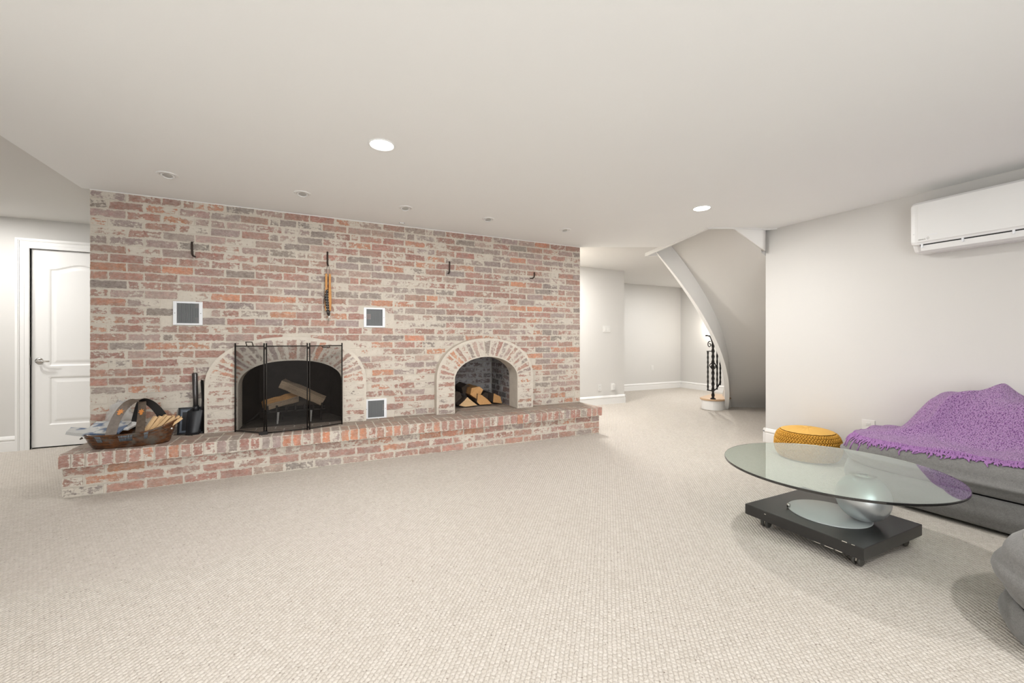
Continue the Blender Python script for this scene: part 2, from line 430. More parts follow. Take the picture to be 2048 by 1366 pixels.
    # lid over the stair well
    mb = MB(); mb.box(3.80, 8.1, 2.6, 4.9, 3.45, 3.5); struct(mb.build('ceiling_stairwell', M['ceiling']))
    mb = MB(); mb.box(3.80, 3.85, 2.6, 4.9, H1 + .075, 3.45); mb.box(8.0, 8.1, 2.6, 4.9, H2 + .4, 3.45); mb.box(3.80, 8.1, 2.6, 2.65, H1 + .075, 3.45); mb.box(3.80, 8.1, 4.85, 4.9, H2 + .055, 3.45)
    struct(mb.build('wall_stairwell', M['wall']))
    # header trim round the stair opening
    mb = MB()
    path = [(X1, Y1 - .045)] + arc_o[1:] + [(4.341, 4.524)] + arc_i[1:3]
    def strip(path, wid, z0, z1):
        for i in range(len(path) - 1):
            a, b = Vector((*path[i], 0)), Vector((*path[i + 1], 0)); t = (b - a).normalized(); nrm = Vector((-t.y, t.x, 0)) * wid
            a2, b2 = a - t * .004, b + t * .004
            mb.prism([(a2 - nrm)[:2], (b2 - nrm)[:2], (b2 + nrm)[:2], (a2 + nrm)[:2]], z0, z1)
    strip(path, .014, H1 - .013, H1 + .06)
    struct(mb.build('trim_1', M['trim']))
    # baseboards: profile (offset, z) swept along straight runs
    prof = [(0, 0), (.016, 0), (.016, .098), (.012, .105), (.012, .112), (.020, .118), (.020, .128), (.010, .150), (0, .156)]
    def bb(name, a, b, nx, ny):
        mb = MB(); A, B = Vector((*a, 0)), Vector((*b, 0)); n = Vector((nx, ny, 0))
        va = [A + n * p[0] + Vector((0, 0, p[1])) for p in prof]; vb = [B + n * p[0] + Vector((0, 0, p[1])) for p in prof]
        k = len(prof)
        mb.add(va + vb, [(i, (i + 1) % k, k + (i + 1) % k, k + i) for i in range(k)] + [tuple(range(k)), tuple(range(k, 2 * k))])
        struct(mb.build(name, M['trim']))
    bb('baseboard_right', (X1, REAR_Y), (X1, YE + .02), -1, 0)
    bb('baseboard_right_end', (X1 - .02, YE), (X1 + T, YE), 0, 1)
    bb('baseboard_hall', (-4.6, YD), (-2.812, YD), 0, -1)
    bb('baseboard_passage', (2.9, 5.85), (5.108, 5.85), 0, -1)
    bb('baseboard_passage_end', (5.088, 5.83), (5.088, 7.15), 1, 0)
    bb('baseboard_far', (5.088, 7.15), (7.97, 7.15), 0, -1)
    bb('baseboard_far_side', (7.97, 3.0), (7.97, 7.15), -1, 0)
    bb('baseboard_left', (-4.6, REAR_Y), (-4.6, YD), 1, 0)
    # door
    d = bpy.data.objects.new('door_1', None); COL.objects.link(d); d.location = (dx0, YD, 0); struct(d, 'white two panel door with arched upper panel in the hall')
    mb = MB(); cw = .10
    for (u0, u1, dp) in ((.0, .028, .018), (.028, .036, .012), (.036, .072, .014), (.072, .080, .020), (.080, .100, .024)):
        mb.box(dx0 - u1, dx0 - u0, YD - dp, YD + .02, 0, dz + u0)
        mb.box(dx1 + u0, dx1 + u1, YD - dp, YD + .02, 0, dz + u0)
        mb.box(dx0 - u1, dx1 + u1, YD - dp, YD + .02, dz + u0, dz + u1)
    mb.box(dx0 - .005, dx0 + .0, YD, YD + .1, 0, dz); mb.box(dx1, dx1 + .005, YD, YD + .1, 0, dz); mb.box(dx0, dx1, YD + .06, YD + .1, dz - .0, dz + .005)
    mb.box(dx0, dx0 + .0035, YD + .0205, YD + .03, 0, dz); mb.box(dx1 - .0035, dx1, YD + .0205, YD + .03, 0, dz); mb.box(dx0, dx1, YD + .0205, YD + .03, dz - .0045, dz)
    mb.build('casing', M['trim'], d, world=True)
    # slab with recessed panels: grid of quads with a height function
    sx0, sx1, sz0, sz1 = dx0 + .003, dx1 - .003, .012, dz - .004
    def panel_depth(x, z):
        def one(l, r, b, t, arch):
            tt = t
            if arch:
                u = (x - (l + r) / 2) / ((r - l) / 2); tt = t - .06 + .06 * (.5 + .5 * math.cos(PI * min(1, abs(u))))
            q = min(x - l, r - x, z - b, tt - z)
            if q <= 0: return 0
            if q < .012: return q / .012 * .009
            if q < .030: return .009
            if q < .058: return .009 - .007 * (q - .030) / .028
            return .002
        l, r = sx0 + .135, sx1 - .135
        return max(one(l, r, .875, 1.965, True), one(l, r, .245, .755, False))
    nx, nz = 72, 190; P = []
    for i in range(nx + 1):
        x = sx0 + (sx1 - sx0) * i / nx
        P.append([(x, YD + .018 + panel_depth(x, sz0 + (sz1 - sz0) * j / nz), sz0 + (sz1 - sz0) * j / nz) for j in range(nz + 1)])
    mb = MB(); mb.grid(P, smooth=False)
    mb.box(sx0, sx1, YD + .032, YD + .055, sz0, sz1)
    mb.box(sx0, sx0 + .002, YD + .018, YD + .05, sz0, sz1); mb.box(sx0, sx1, YD + .018, YD + .05, sz0, sz0 + .002)
    mb.build('door_panel', M['door'], d, world=True)
    mb = MB(); mb.box(dx0, dx1, YD + .056, YD + .06, 0, .02); mb.build('threshold_gap', M['strap_black'], d, world=True)
    mb = MB(); T4 = Matrix.Translation((dx0 + .062, YD + .018, .928)) @ Matrix.Rotation(PI / 2, 4, 'X')
    mb.lathe([(.001, .014), (.018, .013), (.030, .008), (.033, 0)], 24, M4=T4)
    mb.tube([(dx0 + .062, YD + .01, .928), (dx0 + .062, YD - .035, .928), (dx0 + .072, YD - .045, .928), (dx0 + .11, YD - .047, .926), (dx0 + .165, YD - .043, .924)], [.010, .010, .010, .009, .007], 10)
    mb.build('handle', M['chrome'], d, world=True)
    mb = MB(); mb.box(dx0 - .0055, dx0 + .004, YD - .002, YD + .03, .89, .965); mb.build('strike_plate', M['steel_dark'], d, world=True)
shell()

# ------------------------------------------------------------------ bricks
PALETTE = [((.40, .175, .13), 30), ((.55, .195, .095), 10), ((.33, .24, .225), 22), ((.235, .185, .17), 12), ((.44, .285, .25), 17), ((.35, .13, .10), 12)]
def pick_tint(warm=0.0, dark=1.0):
    tot = sum(wt * (1 + warm * (i in (1, 5, 0))) for i, (c, wt) in enumerate(PALETTE)); q = R_.uniform(0, tot)
    for i, (c, wt) in enumerate(PALETTE):
        q -= wt * (1 + warm * (i in (1, 5, 0)))
        if q <= 0: break
    j = R_.uniform(.86, 1.12)
    return tuple(min(.9, x * j * R_.uniform(.95, 1.05) * dark) for x in c)

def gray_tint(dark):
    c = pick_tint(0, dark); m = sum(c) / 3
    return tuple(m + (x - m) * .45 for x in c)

class Bricks:
    def __init__(s): s.v = []; s.f = []; s.st = []; s.hs = []; s.tint = []
    def hexa(s, c, tint, cov):
        """c: 8 corners, order (x0y0z0, x1y0z0, x1y0z1, x0y0z1) front then the same four at the back"""
        b = len(s.v); s.v += [tuple(p) for p in c]
        s.tint += [(*tint, cov)] * 8
        F = [(0, 1, 2, 3), (5, 4, 7, 6), (4, 0, 3, 7), (1, 5, 6, 2), (3, 2, 6, 7), (4, 5, 1, 0)]
        for f in F:
            p = [Vector(c[i]) for i in f]
            a = ((p[1] - p[0]).length + (p[2] - p[3]).length) / 4; h = ((p[3] - p[0]).length + (p[2] - p[1]).length) / 4
            s.f.append(tuple(b + i for i in f))
            s.st += [(-a, -h), (a, -h), (a, h), (-a, h)]; s.hs += [(a, h)] * 4
    def box(s, x0, x1, y0, y1, z0, z1, tint, cov, jit=.0018):
        J = lambda: R_.uniform(-jit, jit)
        s.hexa([(x0 + J(), y0 + J(), z0 + J()), (x1 + J(), y0 + J(), z0 + J()), (x1 + J(), y0 + J(), z1 + J()), (x0 + J(), y0 + J(), z1 + J()),
                (x0, y1, z0), (x1, y1, z0), (x1, y1, z1), (x0, y1, z1)], tint, cov)
    def build(s, name, mat, parent, center=True):
        me = bpy.data.meshes.new(name)
        c = Vector((0, 0, 0))
        if center:
            for v in s.v: c += Vector(v)
            c /= len(s.v)
        me.from_pydata([tuple(Vector(v) - c) for v in s.v], [], s.f)
        for nm, dat in (('st', s.st), ('hs', s.hs)):
            uv = me.uv_layers.new(name=nm); uv.data.foreach_set('uv', [q for p in dat for q in p])
        at = me.attributes.new('tint', 'FLOAT_COLOR', 'POINT'); at.data.foreach_set('color', [q for p in s.tint for q in p])
        me.materials.append(mat)
        o = bpy.data.objects.new(name, me); COL.objects.link(o)
        o.parent = parent; o.location = c - Vector(parent.location)
        return o

def one_brick(parent, mat, *a, **kw):
    b = Bricks(); b.box(*a, **kw); return b.build('brick', mat, parent)

def arch_z(x, x0, a, zs, b, n):
    u = abs(x - x0) / a
    return None if u >= 1 else zs + b * (1 - u ** n) ** (1 / n)
FO = (-.2165, .674, .72, .46, 2.3); FI = (-.2045, .4375, .72, .235, 2.3)
NO = (1.793, .602, .70, .47, 2.2); NI = (1.791, .3915, .70, .255, 2.0)
def inside(x, z, A):
    t = arch_z(x, *A); return t is not None and z < t
def arch_pts(A, n, z0=ZH):
    x0, a, zs, b, e = A; P = []
    for i in range(n + 1):
        ph = PI - PI * i / n
        c, s_ = math.cos(ph), math.sin(ph)
        P.append((x0 + a * math.copysign(abs(c) ** (2 / e), c), zs + b * abs(s_) ** (2 / e)))
    return P

WX0, WX1 = -1.672, 3.161
def brick_wall():
    FI_, NI_ = (FI[0], FI[1] + .03, FI[2], FI[3] + .03, FI[4]), (NI[0], NI[1] + .03, NI[2], NI[3] + .03, NI[4])
    fi, ni = arch_pts(FI_, 28), arch_pts(NI_, 28)
    poly = [(WX0, .30), (FI_[0] - FI_[1], .30)] + fi + [(FI_[0] + FI_[1], .30), (NI_[0] - NI_[1], .30)] + ni + [(NI_[0] + NI_[1], .30), (WX1, .30), (WX1, H1), (WX0, H1)]
    mb = MB(); mb.prism(poly, YW, YW + .11, 'y')
    wall = mb.build('wall_back', M['mortar']); struct(wall, 'whitewashed red brick chimney wall')
    # block behind that carries the chimney
    mb = MB(); mb.box(WX0, WX0 + .1, YW + .11, 5.6, 0, H1); mb.box(WX1 - .1, WX1, YW + .11, 5.85, 0, H1); mb.box(WX0, WX1, 5.5, 5.6, 0, H1)
    struct(mb.build('wall_chimney_back', M['mortar']))
    pitch, course = (WX1 - WX0) / 21.0, (H1 - ZH) / 28
    items = []
    for r in range(28):
        z0 = ZH + r * course + .0055; z1 = z0 + course - .011
        off = 0 if r % 2 == 1 else -.5
        x = WX0 + off * pitch
        edges = []
        while x < WX1 - .01:
            a = max(x, WX0) + (.0055 if x > WX0 else .001); b = min(x + pitch, WX1) - .0055
            if R_.random() < .07 and b - a > .15:
                m = a + (b - a) * R_.choice((.35, .5, .62)); edges += [(a, m - .005), (m + .005, b)]
            else: edges.append((a, b))
            x += pitch
        for a, b in edges:
            if b - a < .03: continue
            dx = R_.uniform(-.005, .005); a += dx * (a > WX0 + .02); b += dx * (b < WX1 - .02)
            xc, zc = (a + b) / 2, (z0 + z1) / 2
            if inside(xc, zc, FO) or inside(xc, zc, NO): continue
            if any(inside(q, s, A) for q in (a, b) for s in (z0, z1) for A in (FI, NI)): continue
            if any(vx0 < xc < vx1 and vz0 < zc < vz1 for vx0, vx1, vz0, vz1 in ((-1.13, -.92, 1.28, 1.49), (.44, .66, 1.28, 1.49), (.455, .675, .32, .53))): continue
            items.append((a, b, z0, z1))
    items.sort(key=lambda t: (t[0] + t[1]) / 2 * .75 + abs(t[2] - 1.15) * .15)
    stuff = Bricks()
    for i, (a, b, z0, z1) in enumerate(items):
        xc = (a + b) / 2
        cov = min(.60, max(.24, R_.gauss(.385, .08)))
        if z0 < .75: cov = min(.62, cov + .07)
        tint = pick_tint(.8 if xc < -.7 or z0 < .6 else 0.0)
        args = (a, b, YW - R_.uniform(.003, .006), YW + .02, z0, z1, tint, cov)
        if i < 300: one_brick(wall, M['brick'], *args)
        else: stuff.box(*args)
    o = stuff.build('brick_courses', M['brick'], wall, False); o['kind'] = 'stuff'
brick_wall()

YA = 4.40  # face of the arched surrounds
def surround(root, OUT, INN, nv, lining):
    po, pi_ = arch_pts(OUT, 36), arch_pts(INN, 36)
    poly = [(OUT[0] - OUT[1], ZH)] + po + [(OUT[0] + OUT[1], ZH), (INN[0] + INN[1], ZH)] + pi_[::-1] + [(INN[0] - INN[1], ZH)]
    mb = MB(); n = len(poly)
    vs = [(p[0], YA, p[1]) for p in poly] + [(p[0], YW - .001, p[1]) for p in poly]
    fs = [(i, (i + 1) % n, n + (i + 1) % n, n + i) for i in range(n)]
    k = 37
    # front face as strips between outer and inner curve
    oi = list(range(0, k + 2)); ii = [n - 1 - i for i in range(k + 2)]
    for i in range(k + 1): fs.append((oi[i], oi[i + 1], ii[i + 1], ii[i]))
    mb.add(vs, fs); 
    # reveal behind the wall face
    poly2 = [(INN[0] - INN[1], ZH)] + pi_ + [(INN[0] + INN[1], ZH)]
    vs = [(p[0], y, p[1]) for y in (YW - .002, YW + .13) for p in poly2]; m = len(poly2)
    mb.add(vs, [(i, i + 1, m + i + 1, m + i) for i in range(m - 1)])
    mb.build('surround', M['mortar'], root, world=True)
    # voussoirs
    for i in range(nv):
        def pt(A, u, rad=0.0):
            x0, a, zs, b, e = A; ph = PI - PI * u; c, s_ = math.cos(ph), math.sin(ph)
            return Vector((x0 + a * math.copysign(abs(c) ** (2 / e), c), 0, zs + b * abs(s_) ** (2 / e)))
        g = .10 / nv
        u0, u1 = (i + .5 * .2) / nv, (i + 1 - .5 * .2) / nv
        a0, a1, b0, b1 = pt(INN, u0), pt(INN, u1), pt(OUT, u0), pt(OUT, u1)
        ins, outs = .03, .025
        q = []
        for inn, ou in ((a0, b0), (a1, b1)):
            t = (ou - inn).normalized(); q.append((inn + t * ins * .4, ou - t * outs))
        y0 = YA - R_.uniform(.002, .005); J = lambda: R_.uniform(-.003, .003)
        A0, B0, A1, B1 = q[0][0], q[0][1], q[1][0], q[1][1]
        c = [(A0.x + J(), y0, A0.z + J()), (A1.x + J(), y0, A1.z + J()), (B1.x + J(), y0, B1.z + J()), (B0.x + J(), y0, B0.z + J())]
        c += [(p[0], YA + .05, p[2]) for p in c]
        b = Bricks(); b.hexa(c, pick_tint(.2), min(.56, max(.36, R_.gauss(.445, .05)))); b.build('brick', M['brick'], root)
    # jamb courses
    for sgn in (-1, 1):
        nz = 6; zt = OUT[2] - .012; hgt = (zt - ZH) / nz
        xi = INN[0] + sgn * (INN[1]); xo = OUT[0] + sgn * (OUT[1] - .012)
        x0, x1 = min(xi, xo), max(xi, xo)
        for j in range(nz):
            z0 = ZH + j * hgt + .005
            one_brick(root, M['brick'], x0 + .006, x1 - .006, YA - R_.uniform(.002, .004), YA + .05, z0, z0 + hgt - .011, pick_tint(.2), min(.56, max(.38, R_.gauss(.485, .04))))

def fireplaces():
    # hearth
    root = thing('hearth', 'long raised brick hearth with a rowlock edge running along the chimney wall', 'hearth', (.74, 4.2, 0))
    mb = MB(); mb.box(-1.660, 3.142, 4.068, YW, 0, .226); mb.box(-1.668, 3.152, 4.028, YW, .228, ZH - .004)
    mb.build('mortar_core', M['mortar'], root, world=True)
    pitch = (3.142 + 1.660) / 20.5
    for r in range(3):
        z0 = .004 + r * .0745; x = -1.660 - (.5 * pitch if r % 2 == 1 else 0)
        while x < 3.13:
            a = max(x, -1.660) + (.007 if x > -1.66 else 0.0); b = min(x + pitch, 3.142) - .007
            if b - a > .04:
                one_brick(root, M['brick'], a, b, 4.064 - R_.uniform(0, .004), 4.09, z0 + .004, z0 + .066, pick_tint(3.0), min(.56, max(.26, R_.gauss(.39, .08))))
            x += pitch
    n = 62; p = (3.155 + 1.672) / n
    for i in range(n):
        a = -1.672 + i * p + .0065; b = a + p - .013
        one_brick(root, M['brick_hearth'], a, b, 4.020 + R_.uniform(-.004, .003), 4.205, .228, ZH + R_.uniform(-.001, .002), pick_tint(5.0), min(.50, max(.26, R_.gauss(.36, .065))))
    for row, (y0, y1) in enumerate(((4.217, 4.36), (4.372, YW - .004))):
        q = 2.0 * p
        x = -1.672 - (q / 2 if row else 0)
        while x < 3.14:
            a = max(x, -1.672) + .005; b = min(x + q, 3.155) - .005
            if b - a > .03:
                one_brick(root, M['brick_dusty'], a, b, y0, y1, ZH - .03, ZH + R_.uniform(-.0015, .0015), pick_tint(.3, .8), min(.6, max(.36, R_.gauss(.48, .06))))
            x += q
    # fireplace
    root = thing('fireplace', 'wide open fireplace with a sooty firebox under a whitewashed brick arch', 'fireplace', (FI[0], YW, ZH))
    surround(root, FO, FI, 25, None)
    xl, xr = FI[0] - FI[1], FI[0] + FI[1]
    mb = MB()
    bl, br, yb = xl + .10, xr - .10, 5.02
    zt = 1.25
    P = [(xl - .05, 4.625), (bl, yb), (br, yb), (xr + .05, 4.625)]
    for (a, b) in zip(P, P[1:]): mb.add([(a[0], a[1], ZH - .02), (b[0], b[1], ZH - .02), (b[0], b[1], zt), (a[0], a[1], zt)], [(0, 1, 2, 3)])
    mb.add([(xl - .06, 4.61, zt), (xr + .06, 4.61, zt), (xr + .06, 5.1, zt), (xl - .06, 5.1, zt)], [(0, 1, 2, 3)])
    mb.build('firebox', M['soot'], root, world=True)
    mb = MB(); mb.box(xl - .05, xr + .05, YW + .001, 5.05, ZH - .03, ZH + .002); mb.build('firebox_floor', M['ash'], root, world=True)
    # log niche
    root = thing('log_niche', 'smaller arched brick niche holding split firewood', 'niche', (NI[0], YW, ZH))
    surround(root, NO, NI, 23, None)
    xl, xr = NI[0] - NI[1], NI[0] + NI[1]; yb = 5.22
    x0, x1 = xl - .03, xr + .004
    mb = MB()
    mb.box(x0 - .03, x1 + .03, yb + .004, yb + .05, ZH, 1.1); mb.box(x1 + .004, x1 + .04, 4.62, yb, ZH, 1.1); mb.box(x0 - .04, x0 - .004, 4.62, yb, ZH, 1.1); mb.box(x0 - .04, x1 + .04, 4.62, yb + .05, 1.02, 1.06)
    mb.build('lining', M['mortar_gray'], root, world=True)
    mb = MB(); mb.box(x0 - .03, x1 + .03, YW + .001, yb + .03, ZH - .03, ZH - .001); mb.build('niche_floor', M['mortar_dusty'], root, world=True)
    for r in range(9):
        z0 = ZH + r * .0755 + .005; x = x0 - (.115 if r % 2 else 0)
        while x < x1 - .02:
            a, b = max(x, x0) + .005, min(x + .23, x1) - .005
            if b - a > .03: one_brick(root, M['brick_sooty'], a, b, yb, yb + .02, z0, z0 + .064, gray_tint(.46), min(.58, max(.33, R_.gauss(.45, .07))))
            x += .23
        y = 4.62 - (.115 if r % 2 else 0)
        while y < yb - .02:
            a, b = max(y, 4.62) + .005, min(y + .23, yb) - .005
            if b - a > .03:
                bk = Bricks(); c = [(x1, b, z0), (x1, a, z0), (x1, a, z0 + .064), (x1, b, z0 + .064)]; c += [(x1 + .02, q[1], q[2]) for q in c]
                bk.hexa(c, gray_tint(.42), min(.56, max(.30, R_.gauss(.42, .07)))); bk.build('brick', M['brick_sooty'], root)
            y += .23
    for j in range(5):
        y0 = YW + .01 + j * .14
        x = x0 - (.06 if j % 2 else 0)
        while x < x1:
            a, b = max(x, x0) + .004, min(x + .155, x1 + .02) - .004
            if b - a > .03: one_brick(root, M['brick_dusty'], a, b, y0, y0 + .13, ZH - .02, ZH + R_.uniform(-.001, .001), pick_tint(0, .7), min(.6, max(.36, R_.gauss(.47, .06))))
            x += .155
fireplaces()

# ------------------------------------------------------------------ things round the fireplace
def split_log(name, label, cat, a, b, sec, mats, group=None, jit=.006, seed=0, twist=0.0):
    """a split log from a to b with a polygon cross-section (u across, v up)"""
    rr = random.Random(seed); a, b = Vector(a), Vector(b); t = (b - a); L = t.length; t.normalize()
    up = Vector((0, 0, 1)); s = t.cross(up)
    if s.length < .05: s = Vector((1, 0, 0))
    s.normalize(); u2 = s.cross(t)
    n = len(sec); ns = 6; vs = []
    for i in range(ns + 1):
        k = 1 + rr.uniform(-.05, .05); th = twist * i / ns
        for (p, q) in sec:
            p2, q2 = p * math.cos(th) - q * math.sin(th), p * math.sin(th) + q * math.cos(th)
            vs.append(a + t * (L * i / ns + (rr.uniform(-.008, .008) if i in (0, ns) else 0)) + s * (p2 * k + rr.uniform(-jit, jit) * .5) + u2 * (q2 * k + rr.uniform(-jit, jit) * .5))
    mb = MB(); c = (a + b) / 2
    for i in range(ns):
        for j in range(n): mb.add([vs[i * n + j], vs[i * n + (j + 1) % n], vs[(i + 1) * n + (j + 1) % n], vs[(i + 1) * n + j]], [(0, 1, 2, 3)], mi=(1 if j < n // 2 else 0))
    mb.add(vs[:n], [tuple(range(n))[::-1]], mi=0); mb.add(vs[-n:], [tuple(range(n))], mi=0)
    M4 = Matrix((t, s, u2)).transposed().to_4x4(); M4.translation = c
    inv = M4.inverted(); mb.v = [tuple(inv @ Vector(v)) for v in mb.v]
    o = mb.build(name, mats)
    bm = bmesh.new(); bm.from_mesh(o.data); bmesh.ops.remove_doubles(bm, verts=bm.verts, dist=1e-5); bmesh.ops.recalc_face_normals(bm, faces=bm.faces); bm.to_mesh(o.data); bm.free()
    o.matrix_world = M4
    return tag(o, label, cat, group)

def fire_things():
    # screen
    z1 = 1.108
    P = [(-.665, 4.372), (-.406, 4.138), (-.067, 4.172), (.232, 4.306)]
    root = thing('fireplace_screen', 'black folding wire mesh fireplace screen with three panels', 'fire screen', (-.21, 4.2, ZH))
    def fr(i, a, b):
        A, B = Vector((*a, 0)), Vector((*b, 0)); t = (B - A).normalized(); A = A + t * .010; B = B - t * .010
        zb, zt = ZH + .012, z1 - .012
        mb = MB(); r = .0052
        mb.tube([A + Vector((0, 0, ZH + .001)), A + Vector((0, 0, z1 + .014))], .0065, 6); mb.tube([B + Vector((0, 0, ZH + .001)), B + Vector((0, 0, z1 + .014))], .0065, 6)
        mb.tube([A + Vector((0, 0, zt)), B + Vector((0, 0, zt))], r, 6); mb.tube([A + Vector((0, 0, zb)), B + Vector((0, 0, zb))], r, 6)
        f = mb.build('frame', M['iron'], root, world=True)
        Wd, Hh = (B - A).length, zt - zb; mb = MB(); st = .0085; wr = .00062
        nrm = Vector((-t.y, t.x, 0))
        for d in (-1, 1):
            c = -Hh
            while c < Wd:
                # line x = c + s, z = s (d=1) or mirrored
                s0 = max(0, -c); s1 = min(Hh, Wd - c)
                if s1 - s0 > .004:
                    q = []
                    for s in (s0, s1):
                        x = c + s if d == 1 else Wd - (c + s)
                        q.append(A + t * x + Vector((0, 0, zb + s)))
                    dv = (q[1] - q[0]).normalized(); sd = dv.cross(nrm) * wr; nn = nrm * wr
                    vs = [q[0] - sd, q[0] + nn, q[0] + sd, q[1] - sd, q[1] + nn, q[1] + sd]
                    mb.add(vs, [(0, 1, 4, 3), (1, 2, 5, 4), (2, 0, 3, 5)])
                c += st
        mb.build('mesh', M['iron'], f).parent = root
        bpy.data.objects[f.name]
        return A, B, t
    panels = []
    for i in range(3):
        panels.append(fr(i, P[i], P[i + 1]))
    # the wires were collected in world space: shift into the root frame
    for ch in root.children:
        if ch.name.startswith('mesh'): ch.location = -Vector(root.location)
    for (i, u, lab) in ((0, .52, 1), (2, .48, -1)):
        A, B, t = panels[i]; c = A + (B - A) * u; n = Vector((t.y, -t.x, 0)).normalized()
        zt = z1 - .012; h = .035 if lab == 1 else -.014
        mb = MB(); a, b = c - t * .036, c + t * .036
        mb.tube([a + Vector((0, 0, zt)), a + n * .012 + Vector((0, 0, zt + h)), b + n * .012 + Vector((0, 0, zt + h)), b + Vector((0, 0, zt))], .0045, 6)
        mb.build('handle', M['iron_rust'] if lab == 1 else M['iron'], root, world=True)
    for q in (P[1], P[2]):
        mb = MB()
        mb.lathe([(.001, 0), (.008, .002), (.008, .02), (.001, .022)], 8, M4=Matrix.Translation((q[0], q[1], ZH + .015)))
        mb.build('hinge', M['iron'], root, world=True); mb = MB()
        mb.lathe([(.001, 0), (.008, .002), (.008, .02), (.001, .022)], 8, M4=Matrix.Translation((q[0], q[1], z1 - .04)))
        mb.build('hinge', M['iron'], root, world=True)
    mb = MB(); mb.box(-.45, -.385, 4.115, 4.135, ZH + .002, ZH + .028); mb.build('latch', M['iron'], root, world=True)
    # grate
    root = thing('fire_grate', 'black iron fire grate carrying charred logs in the firebox', 'grate', (-.19, 4.75, ZH))
    bars = [-.43 + i * .08 for i in range(7)]
    zg = ZH + .125
    for x in bars:
        mb = MB(); mb.tube([(x, 4.575, zg + .06), (x, 4.578, zg + .012), (x, 4.60, zg), (x, 4.80, zg), (x, 4.86, zg + .03)], .0095, 6, smooth=False); mb.build('bar', M['iron'], root, world=True)
    for y in (4.64, 4.80):
        mb = MB(); mb.tube([(-.47, y, zg - .014), (.08, y, zg - .014)], .011, 6, smooth=False); mb.build('rail', M['iron'], root, world=True)
    for (x, y) in ((-.34, 4.60), (-.05, 4.60), (-.31, 4.82), (-.03, 4.82), (.045, 4.62), (-.45, 4.62)):
        mb = MB(); mb.tube([(x, y, zg - .01), (x - .006, y - .015, ZH + .003)], [.011, .008], 6, smooth=False); mb.build('leg', M['recess'] if y < 4.7 and -.4 < x < 0 else M['iron'], root, world=True)
    mb = MB(); mb.tube([(-.62, 4.60, ZH + .02), (-.55, 4.60, ZH + .07), (-.50, 4.62, ZH + .12), (-.46, 4.64, zg)], .008, 6); mb.build('side_arm', M['iron'], root, world=True)
    sec = [(-.055, -.035), (.055, -.045), (.070, .012), (.015, .055), (-.060, .035)]
    split_log('log', 'orange split log lying low on the fire grate', 'firewood', (-.470, 4.66, zg + .055), (-.185, 4.76, zg + .115), sec, [M['orange_wood'], M['gray_wood']], 'logs on the fire grate', seed=3)
    split_log('log', 'long pale gray split log tilted across the fire grate', 'firewood', (-.315, 4.72, zg + .275), (.075, 4.66, zg + .075), [(-.048, -.050), (.050, -.052), (.048, .020), (-.03, .038)], [M['gray_wood'], M['gray_wood']], 'logs on the fire grate', seed=5)
    split_log('log', 'dark charred log at the rear of the fire grate', 'firewood', (-.42, 4.83, zg + .050), (.06, 4.81, zg + .050), [(-.04, -.03), (.04, -.035), (.05, .02), (0, .045), (-.045, .02)], [M['bark'], M['bark']], 'logs on the fire grate', seed=6)
    # niche logs
    G = 'split logs in the brick niche'
    z = ZH + .010
    def nl(lab, x, zc, sec, mt, y=4.74, sd=1, x2=None, z2=None):
        split_log('split_log', lab, 'firewood', (x if x2 is None else x2, y + .38, zc if z2 is None else z2), (x, y, zc), sec, [mt, M['bark']], G, jit=.004, seed=sd)
    nl('pale wedge of split firewood lowest in the niche, nearest the big fireplace', 1.650, z + .060, [(-.135, -.050), (-.065, .005), (0, .063), (.035, .020), (.105, -.035), (.02, -.058)][::-1], M['pale_wood'], sd=11, y=4.70)
    nl('orange split log resting on top of the niche woodpile', 1.795, z + .158, [(-.010, -.085), (-.075, .035), (-.03, .075), (.075, .062), (.085, -.015)], M['split_wood'], sd=12, y=4.74)
    nl('darker orange split log low in the middle of the niche woodpile', 1.880, z + .080, [(-.10, -.066), (-.04, -.004), (.03, .050), (.088, .070), (.095, -.030), (.06, -.068)][::-1], M['split_wood'], sd=13, y=4.72)
    nl('short orange split log standing apart at the far side of the niche', 2.075, z + .078, [(-.058, -.074), (-.035, .015), (.060, .062), (.068, -.05)][::-1], M['split_wood'], sd=14, y=4.74)
    nl('dark bark covered log behind the pale wedge in the niche', 1.560, z + .115, [(-.07, -.11), (.05, -.10), (.075, -.02), (.03, .05), (-.05, .05), (-.085, -.03)], M['bark'], sd=15, y=4.86)
    nl('bark covered log lying across the back of the niche woodpile', 1.720, z + .19, [(-.05, -.075), (.05, -.06), (.07, .02), (0, .065), (-.07, .03)], M['bark'], sd=16, y=4.92)
    nl('bark covered log low at the back of the niche woodpile', 1.98, z + .07, [(-.06, -.066), (.06, -.066), (.07, .02), (0, .065), (-.07, .03)], M['bark'], sd=17, y=4.92)
fire_things()

